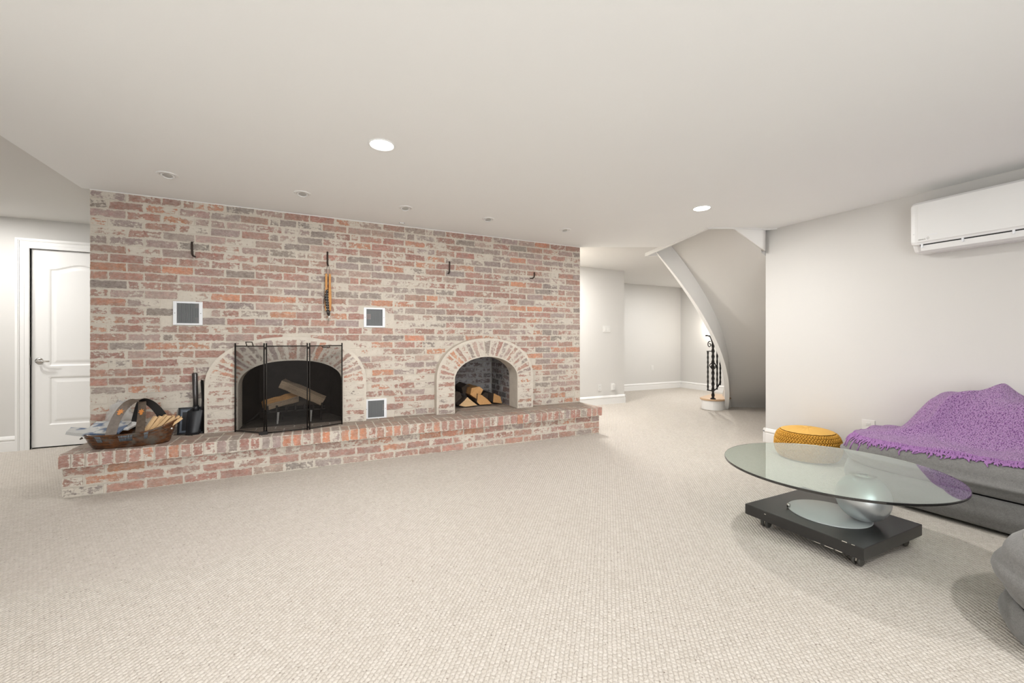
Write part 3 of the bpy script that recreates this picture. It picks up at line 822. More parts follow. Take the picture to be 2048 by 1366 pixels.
def wall_vents():
    for (x, z, wd, hh, lab) in ((-1.026, 1.386, .210, .208, 'white framed air grille high on the brick wall nearest the white door'),
                                (.549, 1.386, .214, .206, 'white framed air grille high on the brick wall between the two arches'),
                                (.565, .425, .214, .208, 'white framed air grille low on the brick wall just above the hearth')):
        r = thing('wall_vent', lab, 'vent', (x, YW - .005, z), 0, 'air grilles in the brick wall')
        mb = MB(); b = .026
        for (x0, x1, z0, z1) in ((-wd / 2, -wd / 2 + b, -hh / 2, hh / 2), (wd / 2 - b, wd / 2, -hh / 2, hh / 2), (-wd / 2 + b, wd / 2 - b, hh / 2 - b * .62, hh / 2), (-wd / 2 + b, wd / 2 - b, -hh / 2, -hh / 2 + b * .62)):
            mb.box(x0, x1, -.010, .004, z0, z1)
        mb.build('frame', M['white_metal'], r, bevel=.002)
        mb = MB(); mb.box(-wd / 2 + .02, wd / 2 - .02, .001, .004, -hh / 2 + .012, hh / 2 - .012); mb.build('backing', M['grille_dark'], r)
        n = 20
        for i in range(n):
            xs = -wd / 2 + b + (wd - 2 * b) * (i + .5) / n
            mb = MB(); mb.box(xs - .0024, xs + .0024, -.007, .001, -hh / 2 + .014, hh / 2 - .014); mb.build('slat', M['grille'], r)
        for s in (-1, 1):
            mb = MB(); mb.lathe([(.0035, 0), (.001, .0015)], 8, M4=Matrix.Translation((s * (wd / 2 - b / 2), -.010, 0)) @ Matrix.Rotation(PI / 2, 4, 'X')); mb.build('screw', M['grille'], r)
wall_vents()

def hooks():
    G = 'iron hooks in the brick wall'
    for (x, za, zb, dx, lab) in ((-.997, 2.02, 1.897, .030, 'rusty bent iron hook on the brick wall nearest the white door'),
                                 (.098, 2.035, 1.905, .006, 'rusty bent iron hook that the fireplace bellows hang from'),
                                 (1.363, 2.04, 1.912, -.030, 'rusty bent iron hook high above the log niche'),
                                 (2.462, 1.994, 1.925, -.075, 'short rusty iron hook nearest the passage end of the brick wall')):
        mb = MB(); y = YW - .016
        mb.tube([(x, YW + .01, za), (x, y, za - .002), (x, y, (za + zb) / 2), (x + dx * .08, y, zb + .012), (x + dx * .4, y - .012, zb - .004), (x + dx, y - .030, zb - .012), (x + dx * 1.05, y - .034, zb - .008)], [.007, .008, .008, .008, .008, .007, .005], 8)
        tag(mb.build('wall_hook', M['iron_rust'], None, loc=(x, YW, zb), world=True), lab, 'hook', G)
    # bellows
    r = thing('bellows', 'wooden fireplace bellows with studded black leather hanging on the brick wall', 'bellows', (.10, 4.44, 1.6))
    def board(xc, y0, y1, name):
        pts = []
        for (z, hw) in ((.205, .008), (.18, .010), (.09, .010), (.05, .012), (-.02, .014), (-.10, .014), (-.16, .010)): pts.append((xc + hw, z))
        for (z, hw) in ((-.16, .010), (-.10, .013), (-.02, .013), (.05, .012), (.09, .010), (.18, .010), (.205, .008)): pts.append((xc - hw, z))
        mb = MB(); mb.prism(pts, y0, y1, 'y'); mb.build(name, M['amber_wood'], r, bevel=.003)
    board(-.014, -.030, .030, 'board'); board(.018, -.030, .030, 'board')
    mb = MB()
    prof = [(-.008, .07, .010), (-.011, .04, .017), (-.011, -.03, .022), (-.006, -.10, .023), (.002, -.17, .019), (.008, -.205, .011)]
    P = [[(x + hw * math.cos(t), -.008 + (.045 if True else 0) * math.sin(t) * (hw / .03), z) for t in [2 * PI * k / 14 for k in range(15)]] for (x, z, hw) in prof]
    mb.grid(P); mb.add(P[0][:-1], [tuple(range(14))]); mb.add(P[-1][:-1], [tuple(range(14))]); mb.build('leather', M['leather'], r)
    for i in range(10):
        for s in (-1, 1):
            z = .06 - i * .026; k = min(1, max(0, (.07 - z) / .27)); xx = -.010 + .014 * k + s * .011 * (1 - .4 * k)
            mb = MB(); mb.lathe([(.0045, 0), (.003, .003), (.0005, .004)], 7, M4=Matrix.Translation((xx - .004, -.046 + .020 * abs(k - .45), z)) @ Matrix.Rotation(PI / 2, 4, 'X')); mb.build('stud', M['stud'], r)
    mb = MB(); mb.tube([(.012, 0, -.20), (.011, 0, -.225), (.009, 0, -.265)], [.010, .007, .004], 8); mb.build('nozzle', M['stud'], r)
    for xc in (-.014, .018):
        mb = MB(); mb.tube([(xc, -.01, .200), (xc, -.012, .24), (.003, .03, .318)], .0017, 5); mb.build('cord', M['iron'], r)
hooks()

def tools():
    r = thing('ash_shovel', 'black ash shovel with a round steel handle leaning on the brick wall', 'shovel', (-1.0, 4.42, ZH))
    mb = MB()
    mb.tube([(-.957, 4.430, .545), (-.968, 4.462, .70), (-.976, 4.482, .848), (-.976, 4.483, .858)], [.017, .020, .021, .015], 12)
    mb.build('handle', M['steel_dark'], r, world=True)
    P = []
    for i in range(9):
        v = i / 8; z = ZH + .004 + .225 * (1 - v); hw = .060 - .012 * v; hw = hw if v > .0 else hw
        if v < .12: hw = .022 + (.06 - .022) * v / .12
        y = 4.435 - .055 * v
        P.append([(-.957 - .035 * v * .4 + hw * u, y - (.018 * (1 - u * u)) * (.4 + .6 * v) + .0, z) for u in [-1, -.8, -.4, 0, .4, .8, 1]])
    mb = MB(); mb.grid(P); o = mb.build('scoop', M['black_steel'], r, world=True); md = o.modifiers.new('s', 'SOLIDIFY'); md.thickness = .003
    mb = MB(); mb.tube([(-.957, 4.432, .575), (-.957, 4.425, .53)], [.022, .024], 10); mb.build('ferrule', M['black_steel'], r, world=True)
    r = thing('ash_pan', 'flat square black ash pan standing behind the ash shovel', 'pan', (-1.0, 4.45, ZH))
    th = math.atan2(.045, .22)
    M4 = Matrix.Translation((-.985, 4.448, ZH + .001)) @ Matrix.Rotation(-th, 4, 'X')
    mb = MB(); mb.box(-.098, .098, -.006, 0, 0, .225, M4=M4); mb.build('plate', M['blue_steel'], r, world=True)
    mb = MB()
    for (x0, x1, z0, z1) in ((-.104, -.090, 0, .23), (.090, .104, 0, .23), (-.1, .1, .216, .23), (-.1, .1, 0, .014)): mb.box(x0, x1, -.022, .001, z0, z1, M4=M4)
    mb.build('rim', M['black_steel'], r, world=True)
    mb = MB(); mb.box(-.075, .06, -.012, -.006, .03, .19, M4=M4); mb.build('liner', M['black_steel'], r, world=True)
    mb = MB(); mb.tube([(-.902, 4.425, ZH + .003), (-.900, 4.445, .60), (-.918, 4.476, .786), (-.926, 4.484, .792), (-.928, 4.478, .775), (-.912, 4.440, .62), (-.914, 4.418, ZH + .02)], .0065, 7)
    tag(mb.build('fire_poker', M['iron'], None, loc=(-.91, 4.44, ZH), world=True), 'thin black iron poker leaning beside the ash shovel', 'poker')
tools()

def basket():
    cx, cy = -1.31, 4.175
    r = thing('basket', 'varnished brown bark basket shaped like a canoe on the hearth', 'basket', (cx, cy, ZH))
    def rim_z(u): return .105 + .012 * u * u + (.060 * max(0, u) ** 2.2)
    def hw(u, v):   # half width at length u (-1..1), height v 0..1
        return (.126 * (1 - abs(u) ** 4.4) ** .60) * (.62 + .38 * v ** .6) + .002
    def pt(u, v, side, inset=0.0):
        lx = .285 if u > 0 else .275
        x = u * lx * (.80 + .20 * v ** .7)
        return (x, side * max(.001, hw(u, v) - inset), v * rim_z(u) + (.0 if inset == 0 else .006 * (1 - v)))
    us = [-1 + 2 * i / 32 for i in range(33)]; vs_ = [0, .04, .15, .35, .6, .85, 1]
    mb = MB()
    for side in (-1, 1):
        mb.grid([[pt(u, v, side) for v in vs_] for u in us]); mb.grid([[pt(u, v, side, .007) for v in vs_] for u in us])
    mb.grid([[pt(u, 0, -1), pt(u, 0, 1)] for u in us]); mb.grid([[pt(u, 0, -1, .007), pt(u, 0, 1, .007)] for u in us])
    mb.build('body', M['basket'], r)
    mb = MB()
    loop = [pt(u, 1, -1, .003) for u in us] + [pt(u, 1, 1, .003) for u in us[::-1]]
    mb.tube(loop, .0075, 7, closed=True); mb.build('rim', M['basket'], r)
    mb = MB()
    loop = [pt(u, .80, -1, -.004) for u in us[1:-1]]; mb.tube(loop, .0035, 6); mb.build('band', M['basket'], r)
    for (ua, ub, n) in ((-.62, -.52, 7), (-.12, .14, 12), (.42, .48, 5)):
        mb = MB()
        for i in range(n):
            u = ua + (ub - ua) * i / (n - 1)
            a, b = Vector(pt(u + .008 * ((i * 7) % 3 - 1), .97, -1, -.004)), Vector(pt(u, .52, -1, -.004)); mb.tube([a, b], .0032, 5)
        mb.build('stitching', M['stitch'], r)
    mb = MB(); mb.lathe([(.001, .010), (.008, .008), (.010, 0)], 10, M4=Matrix.Translation((.262, -.050, .115)) @ Matrix.Rotation(PI / 2, 4, 'X') ); mb.build('button', M['stud'], r)
    mb = MB(); mb.tube([(-.285, 0, .085), (-.298, 0, .075)], [.008, .004], 7); mb.build('peg', M['basket'], r)
    # two crossing handle straps
    def strap(f, ap, b, side, wf):
        F, A, B = Vector(f), Vector(ap), Vector(b); P = []
        n = 26
        for i in range(n + 1):
            t = PI * i / n; c, s = math.cos(t), math.sin(t)
            hgt = max(0, s) ** .85
            base = F.lerp(B, .30 * (1 - c) / 2 + .70 * i / n)
            lean = Vector((A.x - (F.x + B.x) / 2, 0, 0)) * s
            P.append(base + lean + Vector((0, 0, (A.z - F.z) * hgt)))
        outer, inner = MB(), MB(); rowsO, rowsI = [], []
        for i, p in enumerate(P):
            t = (P[min(i + 1, n)] - P[max(i - 1, 0)]).normalized()
            wd = Vector((1, .25 * side, 0)); wd = (wd - t * wd.dot(t)).normalized() * wf * (1.0 - .18 * math.sin(PI * i / n))
            nn = t.cross(wd).normalized(); nn = nn if nn.dot(p - Vector((p.x * .5, 0, .05))) > 0 else -nn
            rowsO.append([p - wd + nn * .002, p + wd + nn * .002]); rowsI.append([p - wd - nn * .002, p + wd - nn * .002])
        outer.grid(rowsO); inner.grid(rowsI)
        for q in (0, 1): outer.grid([[a[q], b_[q]] for a, b_ in zip(rowsO, rowsI)])
        h = outer.build('handle', M['strap'], r); inner.build('handle_lining', M['strap_black'], h)
        # leaf badge on the front half
        i = 6; p = (rowsO[i][0] + rowsO[i][1]) / 2; t = (P[i + 1] - P[i - 1]).normalized(); wd = (rowsO[i][1] - rowsO[i][0]).normalized(); nn = t.cross(wd).normalized()
        if nn.y > 0: nn = -nn
        star = []
        for k in range(14):
            an = 2 * PI * k / 14; rr = .022 if k % 2 == 0 else .011
            if k == 7: rr = .024
            star.append(p + nn * .0035 + t * (rr * math.cos(an)) * 1.15 + wd * (rr * math.sin(an)))
        mb = MB(); mb.add(star + [q + nn * .002 for q in star], [tuple(range(14)), tuple(range(14, 28))] + [(k, (k + 1) % 14, 14 + (k + 1) % 14, 14 + k) for k in range(14)]); mb.build('maple_leaf', M['leaf'], h)
    strap((-.085, -.118, .10), (.035, 0, .345), (.19, .105, .115), 1, .031)
    strap((.085, -.118, .10), (.062, 0, .335), (-.02, .118, .10), -1, .030)
    # newspapers
    G = 'papers in the canoe basket'
    def paper(lab, c, rz, tilt, roll, L, Wd, T, mat):
        M4 = Matrix.Translation(c) @ Matrix.Rotation(rz, 4, 'Z') @ Matrix.Rotation(tilt, 4, 'Y') @ Matrix.Rotation(roll, 4, 'X')
        P = []
        for sgn in (1, -1):
            P.append([[(x * L, y * Wd, sgn * T + .012 * math.sin(x * 3 + y) * 1.0) for y in (-.5, -.25, 0, .25, .5)] for x in (-.5, -.3, -.1, .1, .3, .5)])
        mb = MB(); mb.grid(P[0]); mb.grid(P[1])
        for k in (0, -1): mb.grid([P[0][k], P[1][k]])
        for k in (0, -1): mb.grid([[row[k] for row in P[0]], [row[k] for row in P[1]]])
        o = mb.build('newspaper', mat); o.matrix_world = M4; tag(o, lab, 'newspaper', G)
    paper('rolled gray newspaper sticking out of the basket end by the door', (-1.525, 4.135, .452), .12, .30, .25, .26, .075, .012, [M['print']])
    paper('flat color printed newspaper with a blue picture lying in the basket', (-1.455, 4.185, .474), -.1, .16, .30, .22, .17, .006, [M['print']])
    paper('folded white newspaper lying under the handle straps of the basket', (-1.400, 4.235, .476), -.2, .20, .15, .20, .15, .007, [M['paper']])
    # kindling
    G = 'kindling sticks in the basket'
    words = ['shortest kindling stick, leaning nearest the basket handle', 'second kindling stick from the basket handle', 'third kindling stick from the basket handle', 'tall kindling stick in the middle of the kindling bundle', 'third kindling stick from the outer end of the basket', 'second kindling stick from the outer end of the basket', 'outermost wide kindling stick at the raised basket end', 'pale kindling stick standing behind the others']
    for i in range(8):
        x = -1.240 + i * .0150; y = 4.118 + .018 * (i % 3) + (.03 if i == 7 else 0)
        if i == 7: x = -1.175
        lean = .075 + .014 * i; top = .536 + (.010 if i in (2, 3, 7) else 0) - .003 * i
        if i == 7: lean = .11
        a = Vector((x, y, .388)); b = Vector((x + lean, y + .055, top))
        sq = .0135 + .003 * (i % 3)
        split_log('kindling', words[i], 'kindling', a, b, [(-sq, -.009), (sq, -.011), (sq * .9, .009), (-sq * .8, .010)], [M['pale_wood'], M['pale_wood']], G, jit=.002, seed=40 + i)
    # crumpled plastic bag
    mb = MB(); P = []
    for i in range(15):
        v = i / 14; row = []
        for k in range(25):
            th = 2 * PI * k / 24; rr = .085 * (math.sin(PI * (.12 + .86 * v)) ** .7)
            q = Vector((math.cos(th) * rr * 1.1 + .05 * v, math.sin(th) * rr * .55, .325 * v))
            nz = mnoise.noise(Vector((math.cos(th) * 2.3, math.sin(th) * 2.3, v * 6.0))) * .045
            row.append(q + Vector((math.cos(th) * nz, math.sin(th) * nz, nz * .6)))
        P.append(row)
    mb.grid(P, smooth=True)
    tag(mb.build('plastic_bag', M['film'], None, loc=(-1.475, 4.385, ZH + .001)), 'crumpled clear plastic bag between the basket and the brick wall', 'bag')
basket()

# ------------------------------------------------------------------ ceiling fittings
def lamp(name, x, y, z, r, power, label=None, group=None, lit=True):
    t = thing(name, label, 'light', (x, y, z), 0, group) if label else None
    mb = MB(); mb.lathe([(r * .86, 0), (r * .86, -.004), (r * .93, -.007), (r, -.004), (r, 0)], 40, cap=False); mb.build('trim_ring', M['white_plastic'], t)
    mb = MB(); mb.lathe([(r * .87, -.0005), (r * .87, -.0035), (r * .5, -.0045), (.001, -.005)], 40, cap=False); mb.build('lens', M['lamp_glow'], t)
    a = area(name + '_light', (x, y, z - .012), (0, 0, 0), r * 1.7, 0, power, LAMP_COL, shape='DISK')
    return t
G = 'lit recessed ceiling lights'
lamp('ceiling_light', .372, 2.680, H1, .082, LAMP_POWER, 'lit round recessed ceiling light in front of the big fireplace', G)
lamp('ceiling_light', 3.251, 2.672, H1, .082, LAMP_POWER, 'lit round recessed ceiling light in front of the stair opening', G)
# unseen fill lamps added at camera and passage; hall and far room lamps inferred
G2 = 'unseen ceiling lamps, some added as fill'
for (x, y, z, pw) in ((-.9, .3, H1, LAMP_POWER), (1.9, -.6, H1, LAMP_POWER * 1.0), (-3.7, 4.9, H2, LAMP_POWER * .85), (-2.95, 5.25, H2, LAMP_POWER * .62), (3.35, 5.15, H2, LAMP_POWER * 1.7), (6.7, 5.6, H2, LAMP_POWER * 1.45)):
    area('hidden_light', (x, y, z - .012), (0, 0, 0), .14, 0, pw, LAMP_COL, shape='DISK')

def eyeballs():
    G = 'unlit eyeball lights along the brick wall'
    names = ['first', 'second', 'third', 'fourth', 'fifth']
    for i, (x, y) in enumerate(((-1.004, 3.853), (-.107, 3.855), (.748, 3.861), (1.579, 3.855), (2.509, 3.860))):
        t = thing('spot_light', 'unlit white eyeball ceiling light, %s from the white door' % names[i], 'light', (x, y, H1), 0, G)
        R = .066
        mb = MB(); mb.lathe([(R * .66, 0), (R * .68, -.006), (R * .9, -.006), (R, -.002), (R, 0)], 32, cap=False); mb.build('trim_ring', M['white_plastic'], t)
        tl = Matrix.Translation((0, .004, -.004)) @ Matrix.Rotation(-.28, 4, 'X')
        mb = MB(); mb.lathe([(R * .46, .0), (R * .46, -.007), (R * .60, -.009), (R * .64, -.002), (R * .64, .004)], 28, cap=False, M4=tl); mb.build('eyeball', M['white_plastic'], t)
        mb = MB(); mb.lathe([(R * .66, -.0008), (.001, -.0008)], 28, cap=False); mb.build('recess', M['recess'], t)
        mb = MB(); mb.lathe([(R * .44, -.002), (R * .30, -.005), (.001, -.006)], 20, cap=False, M4=tl); mb.build('bulb', M['recess'], t)
    mb = MB(); mb.box(-.028, .028, -.014, .014, -.010, 0)
    t = thing('ceiling_sensor', 'small white sensor on the ceiling close to the top of the brick wall', 'sensor', (.808, 4.375, H1))
    mb.build('housing', M['white_plastic'], t, bevel=.002)
    mb = MB(); mb.box(-.029, -.022, -.0145, -.012, -.009, -.002); mb.box(.022, .029, -.0145, -.012, -.009, -.002); mb.build('end_cap', M['grille'], t)
eyeballs()

def plates():
    def plate(name, label, cat, loc, face, wd, hh, kind):
        t = thing(name, label, cat, loc, face)
        mb = MB(); mb.box(-wd / 2, wd / 2, -.007, 0, -hh / 2, hh / 2); mb.build('cover_plate', M['plate'], t, bevel=.0025)
        if kind == 'switch':
            for s in (-1, 1):
                mb = MB(); mb.box(s * wd * .23 - .016, s * wd * .23 + .016, -.011, -.006, -.033, .033); mb.build('rocker', M['plate'], t, bevel=.002)
        elif kind == 'outlet':
            for s in (-1, 1):
                mb = MB(); mb.box(-.017, .017, -.010, -.006, s * .020 - .014, s * .020 + .014); rc = mb.build('receptacle', M['plate'], t, bevel=.003)
                mb = MB(); mb.box(-.007, -.005, -.0105, -.009, s * .020 - .005, s * .020 + .005); mb.box(.005, .007, -.0105, -.009, s * .020 - .005, s * .020 + .005); mb.build('slot', M['grille'], rc)
        else:
            mb = MB(); mb.box(-wd * .36, wd * .36, -.045, -.006, -hh * .42, hh * .42); mb.build('plug_box', M['plate'], t, bevel=.004)
    plate('light_switch', 'white double light switch on the passage wall beyond the brick', 'switch', (4.683, 5.85, 1.347), 0, .165, .120, 'switch')
    plate('wall_outlet', 'white wall outlet low on the passage wall close to the brick', 'outlet', (4.530, 5.85, .305), 0, .075, .12, 'outlet')
    plate('plug_adapter', 'white plugged adapter low on the passage wall close to its corner', 'adapter', (4.815, 5.85, .305), 0, .075, .13, 'box')
    plate('wall_outlet', 'white wall outlet low on the far room wall', 'outlet', (7.05, 7.15, .50), 0, .075, .12, 'outlet')
    plate('wall_outlet', 'white wall outlet just above the purple throw on the sofa', 'outlet', (4.584, 1.965, .355), -PI / 2, .10, .12, 'outlet')
plates()

# ------------------------------------------------------------------ air conditioner
def aircon():
    y1, y0 = 1.605, .70; xb = 4.584; z0, z1 = 1.86, 2.275
    t = thing('air_conditioner', 'white split air conditioner mounted high on the right-hand wall', 'air conditioner', (xb, (y0 + y1) / 2, (z0 + z1) / 2))
    prof = [(0, z1), (.13, z1), (.165, z1 - .008), (.186, z1 - .028), (.190, z1 - .10), (.188, z0 + .085), (.178, z0 + .062)]
    # body: everything but the outlet
    full = [(xb - a, b) for a, b in prof] + [(xb - .150, z0 + .058), (xb - .120, z0 + .012), (xb - .10, z0), (xb, z0)]
    n = 1
    mb = MB(); P = []
    ys = [y0, y1 - .030, y1 - .012, y1 - .003, y1]
    ins = [0, 0, .004, .012, .024]
    cx, cz = xb - .09, (z0 + z1) / 2
    for y, i_ in zip(ys, ins):
        row = []
        for (x, z) in full:
            dx, dz = x - cx, z - cz; L = math.hypot(dx, dz)
            xx = x - dx / L * i_ if x < xb - .001 else x
            row.append((xx, y, z - dz / L * i_))
        P.append(row + [row[0]])
    mb.grid(P, smooth=False); mb.add([p for p in P[-1][:-1]], [tuple(range(len(full)))]); mb.add([p for p in P[0][:-1]], [tuple(range(len(full)))])
    mb.build('body', M['white_plastic'], t, world=True)
    # front panel, slightly proud
    mb = MB(); fp = [(xb - .1915, z1 - .026), (xb - .1945, z1 - .10), (xb - .1925, z0 + .080), (xb - .186, z0 + .078), (xb - .186, z1 - .03)]
    mb.prism(fp, y0, y1 - .045, 'y'); mb.build('front_panel', M['white_plastic'], t, world=True, bevel=.003)
    mb = MB(); mb.prism([(xb - .1785, z0 + .066), (xb - .160, z0 + .040), (xb - .150, z0 + .045), (xb - .165, z0 + .072)], y0, y1 - .055, 'y'); mb.build('air_slot', M['grille_dark'], t, world=True)
    mb = MB(); mb.prism([(xb - .176, z0 + .052), (xb - .168, z0 + .010), (xb - .125, z0 - .004), (xb - .122, z0 + .004), (xb - .158, z0 + .018), (xb - .166, z0 + .050)], y0, y1 - .060, 'y'); mb.build('louver', M['white_plastic'], t, world=True)
    for y in (y1 - .07, y1 - .30, y1 - .55):
        mb = MB(); mb.box(xb - .184, xb - .174, y - .006, y + .006, z0 + .034, z0 + .062); mb.build('louver_clip', M['white_metal'], t, world=True)
    mb = MB(); mb.box(xb - .1955, xb - .1935, y1 - .165, y1 - .105, z0 + .126, z0 + .129); mb.build('display_line', M['white_metal'], t, world=True)
    mb = MB(); mb.lathe([(.004, 0), (.002, .002)], 8, M4=Matrix.Translation((xb - .190, y1 - .022, z0 + .150)) @ Matrix.Rotation(-PI / 2, 4, 'Y')); mb.build('indicator', M['white_metal'], t, world=True)
    # the small grey word mark: too blurred in the photograph to read, so only its strokes are built
    mb = MB(); x = xb - .1955
    yy = y1 - .105
    for k, (wd, hh) in enumerate(((.012, .020), (.008, .013), (.006, .009), (.006, .009), (.006, .009), (.005, .009), (.005, .009))):
        z = z0 + .098
        if k == 0: mb.tube([(x, yy - .006 + .006 * math.cos(a), z + .004 + .009 * math.sin(a)) for a in [2 * PI * q / 10 for q in range(10)]], .0010, 4, closed=True)
        else: mb.box(x, x + .002, yy - .0015, yy + .0015, z - hh / 2, z + hh / 2)
        yy += wd + .001
    mb.build('word_mark', M['recess'], t, world=True)
aircon()

# ------------------------------------------------------------------ staircase
C0 = Vector((5.193, 5.484)); RI, RO, KZ = 1.283, 2.705, .0298
def zs(th): return KZ * (-44.58 - th)      # underside of the inner stringer
def zf(th): return KZ * (-32.75 - th)      # soffit
def pol(r, th, z): return (C0.x + r * math.cos(math.radians(th)), C0.y + r * math.sin(math.radians(th)), z)
def stairs():
    t = thing('staircase', 'curved white staircase seen from below with a smooth plaster underside', 'staircase', (5.9, 4.5, 0))
    ths = [-32.9 - 104 * i / 64 for i in range(65)]
    rs = [RI + .045 + (RO - RI - .045) * j / 14 for j in range(15)]
    mb = MB()
    cut = lambda r, th: r if th < -104.8 else min(r, RO - .075)
    mb.grid([[pol(cut(r, th), th, zf(th) if i else -.02) for r in rs] for i, th in enumerate(ths)])
    mb.grid([[pol(cut(r, th), th, zf(th) + .24) for r in rs] for th in ths])
    mb.grid([[pol(rs[0], th, zf(th)), pol(rs[0], th, zf(th) + .24)] for th in ths]); mb.grid([[pol(cut(rs[-1], th), th, zf(th)), pol(cut(rs[-1], th), th, zf(th) + .24)] for th in ths])
    mb.build('soffit', M['wall'], t, world=True)
    # stringer: a curb along the inner edge
    th2 = [-44.4 - 92 * i / 64 for i in range(65)]
    mb = MB(); ra, rb = RI - .002, RI + .062
    def zl(th): return max(.001, zs(th))
    def zu(th): return zf(th) + .50
    A = [[pol(ra, th, zl(th)), pol(rb, th, zl(th))] for th in th2]
    mb.grid(A); mb.grid([[pol(rb, th, zl(th)), pol(rb, th, zu(th))] for th in th2]); mb.grid([[pol(ra, th, zu(th)), pol(ra, th, zl(th))] for th in th2]); mb.grid([[pol(rb, th, zu(th)), pol(ra, th, zu(th))] for th in th2])
    mb.add([pol(ra, -44.4, .001), pol(rb, -44.4, .001), pol(rb, -44.4, .86 * 1 - .5 + zf(-44.4) * 0), pol(ra, -44.4, .36)], [(0, 1, 2, 3)])
    mb.build('stringer', M['trim'], t, world=True)
    # fascia above the soffit at the outer edge
    mb = MB(); th3 = [-104.8] + [-32.9 - 104 * i / 64 for i in range(45, 58)]
    mb.grid([[pol(RO + .003, th, zf(th) - .006), pol(RO + .003, th, max(2.75, zf(th)))] for th in th3])
    o = mb.build('fascia', M['trim'], t, world=True); md = o.modifiers.new('s', 'SOLIDIFY'); md.thickness = .03; md.offset = -1
    # bottom step with rounded end
    c = Vector((5.985, 4.70)); 
    def stad(r, n=20):
        d = Vector((.55, .20)); nrm = Vector((-d.y, d.x)).normalized(); P = []
        for i in range(n + 1):
            a = math.atan2(nrm.y, nrm.x) + PI * i / n; P.append((c.x + r * math.cos(a), c.y + r * math.sin(a)))
        P += [(c.x + d.x - nrm.x * r, c.y + d.y - nrm.y * r), (c.x + d.x + nrm.x * r, c.y + d.y + nrm.y * r)]
        return P
    mb = MB(); mb.prism(stad(.175), 0, .150); mb.build('riser', M['trim'], t, world=True)
    mb = MB(); mb.prism(stad(.200), .150, .182); mb.build('tread', M['tread'], t, world=True, bevel=.010)
    # iron railing
    r = thing('stair_railing', 'black wrought iron newel and balusters with a twisted basket on the bottom step', 'railing', (5.84, 4.60, .182))
    nx, ny = 5.86, 4.60
    def twist(x, y, z0, z1, rad, turns, r_name):
        mb = MB(); n = 40; P = []
        for i in range(n + 1):
            z = z0 + (z1 - z0) * i / n; a0 = 2 * PI * turns * i / n
            P.append([(x + rad * (1 + .18 * math.cos(2 * (2 * PI * k / 8) )) * math.cos(2 * PI * k / 8 + a0), y + rad * (1 + .18 * math.cos(2 * (2 * PI * k / 8))) * math.sin(2 * PI * k / 8 + a0), z) for k in range(9)])
        mb.grid(P); return mb.build(r_name, M['iron'], r, world=True)
    def newel():
        mb = MB(); n = 60; P = []
        for i in range(n + 1):
            z = .182 + (1.13 - .182) * i / n; a0 = i * .55; rad = .021
            P.append([(nx + rad * (1 + .25 * math.cos(2 * (2 * PI * k / 8))) * math.cos(2 * PI * k / 8 + a0), ny + rad * (1 + .25 * math.cos(2 * (2 * PI * k / 8))) * math.sin(2 * PI * k / 8 + a0), z) for k in range(9)])
        mb.grid(P); mb.lathe([(.045, .183), (.04, .192), (.022, .205)], 14, M4=Matrix.Translation((nx, ny, 0)))
        mb.build('newel_post', M['iron'], r, world=True)
    newel()
    mb = MB()
    for k in range(5):
        a = 2 * PI * k / 5
        mb.tube([(nx + .052 * math.sin(PI * i / 10) * math.cos(a + i * .16), ny + .052 * math.sin(PI * i / 10) * math.sin(a + i * .16), .665 + .125 * i / 10) for i in range(11)], .007, 6)
    mb.build('basket_knot', M['iron'], r, world=True)
    bx = ((5.795, 4.645, .33, .965), (5.985, 4.62, .33, 1.10), (6.035, 4.60, .40, 1.00))
    for (x, y, za, zb) in bx: twist(x, y, za, zb, .013, 4, 'baluster')
    mb = MB(); mb.tube([(5.775, 4.65, .965), (5.90, 4.60, .965)], .008, 6); mb.build('top_bar', M['iron'], r, world=True)
    mb = MB(); mb.tube([(5.780, 4.65, .33), (5.86, 4.60, .315), (5.93, 4.60, .34), (5.985, 4.61, .375), (6.02, 4.60, .43), (6.035, 4.60, .50)], .010, 7); mb.build('bottom_bar', M['iron'], r, world=True)
    mb = MB(); mb.tube([(nx, ny, 1.11), (nx - .02, ny + .01, 1.17), (nx - .05, ny + .02, 1.215), (nx - .085, ny + .04, 1.225), (nx - .11, ny + .05, 1.222)], [.022, .018, .013, .012, .013], 8); mb.build('handrail', M['iron'], r, world=True)
    mb = MB()
    sp = []
    for i in range(22):
        a = 1.2 + i * .36; q = .055 - .0021 * i
        sp.append((nx - .055 + q * math.cos(a) * .9, ny + .02, 1.075 + q * math.sin(a)))
    mb.tube(sp, .0075, 6); mb.build('scroll', M['iron'], r, world=True)
    # wall sconce on the far room's side wall
    s = thing('wall_sconce', 'small lit white wall sconce glowing beyond the stair stringer', 'light', (7.97, 6.30, 1.30))
    mb = MB(); P = []
    for i in range(9):
        v = i / 8; rr = .035 + .075 * v ** .8
        P.append([(-rr * math.sin(a) * .9, rr * math.cos(a) * 1.25, -.07 + .13 * v) for a in [PI * k / 16 for k in range(17)]])
    mb.grid(P); mb.add(P[0], [tuple(range(17))]); o = mb.build('shade', M['sconce_glow'], s)
    mb = MB(); mb.box(-.012, 0, -.05, .05, -.06, .05); mb.build('back_plate', M['white_metal'], s)
    ld = bpy.data.lights.new('sconce_light', 'POINT'); ld.energy = 4; ld.color = (1, .9, .76); ld.shadow_soft_size = .05
    lo = bpy.data.objects.new('sconce_light', ld); COL.objects.link(lo); lo.location = (7.80, 6.30, 1.42)
stairs()

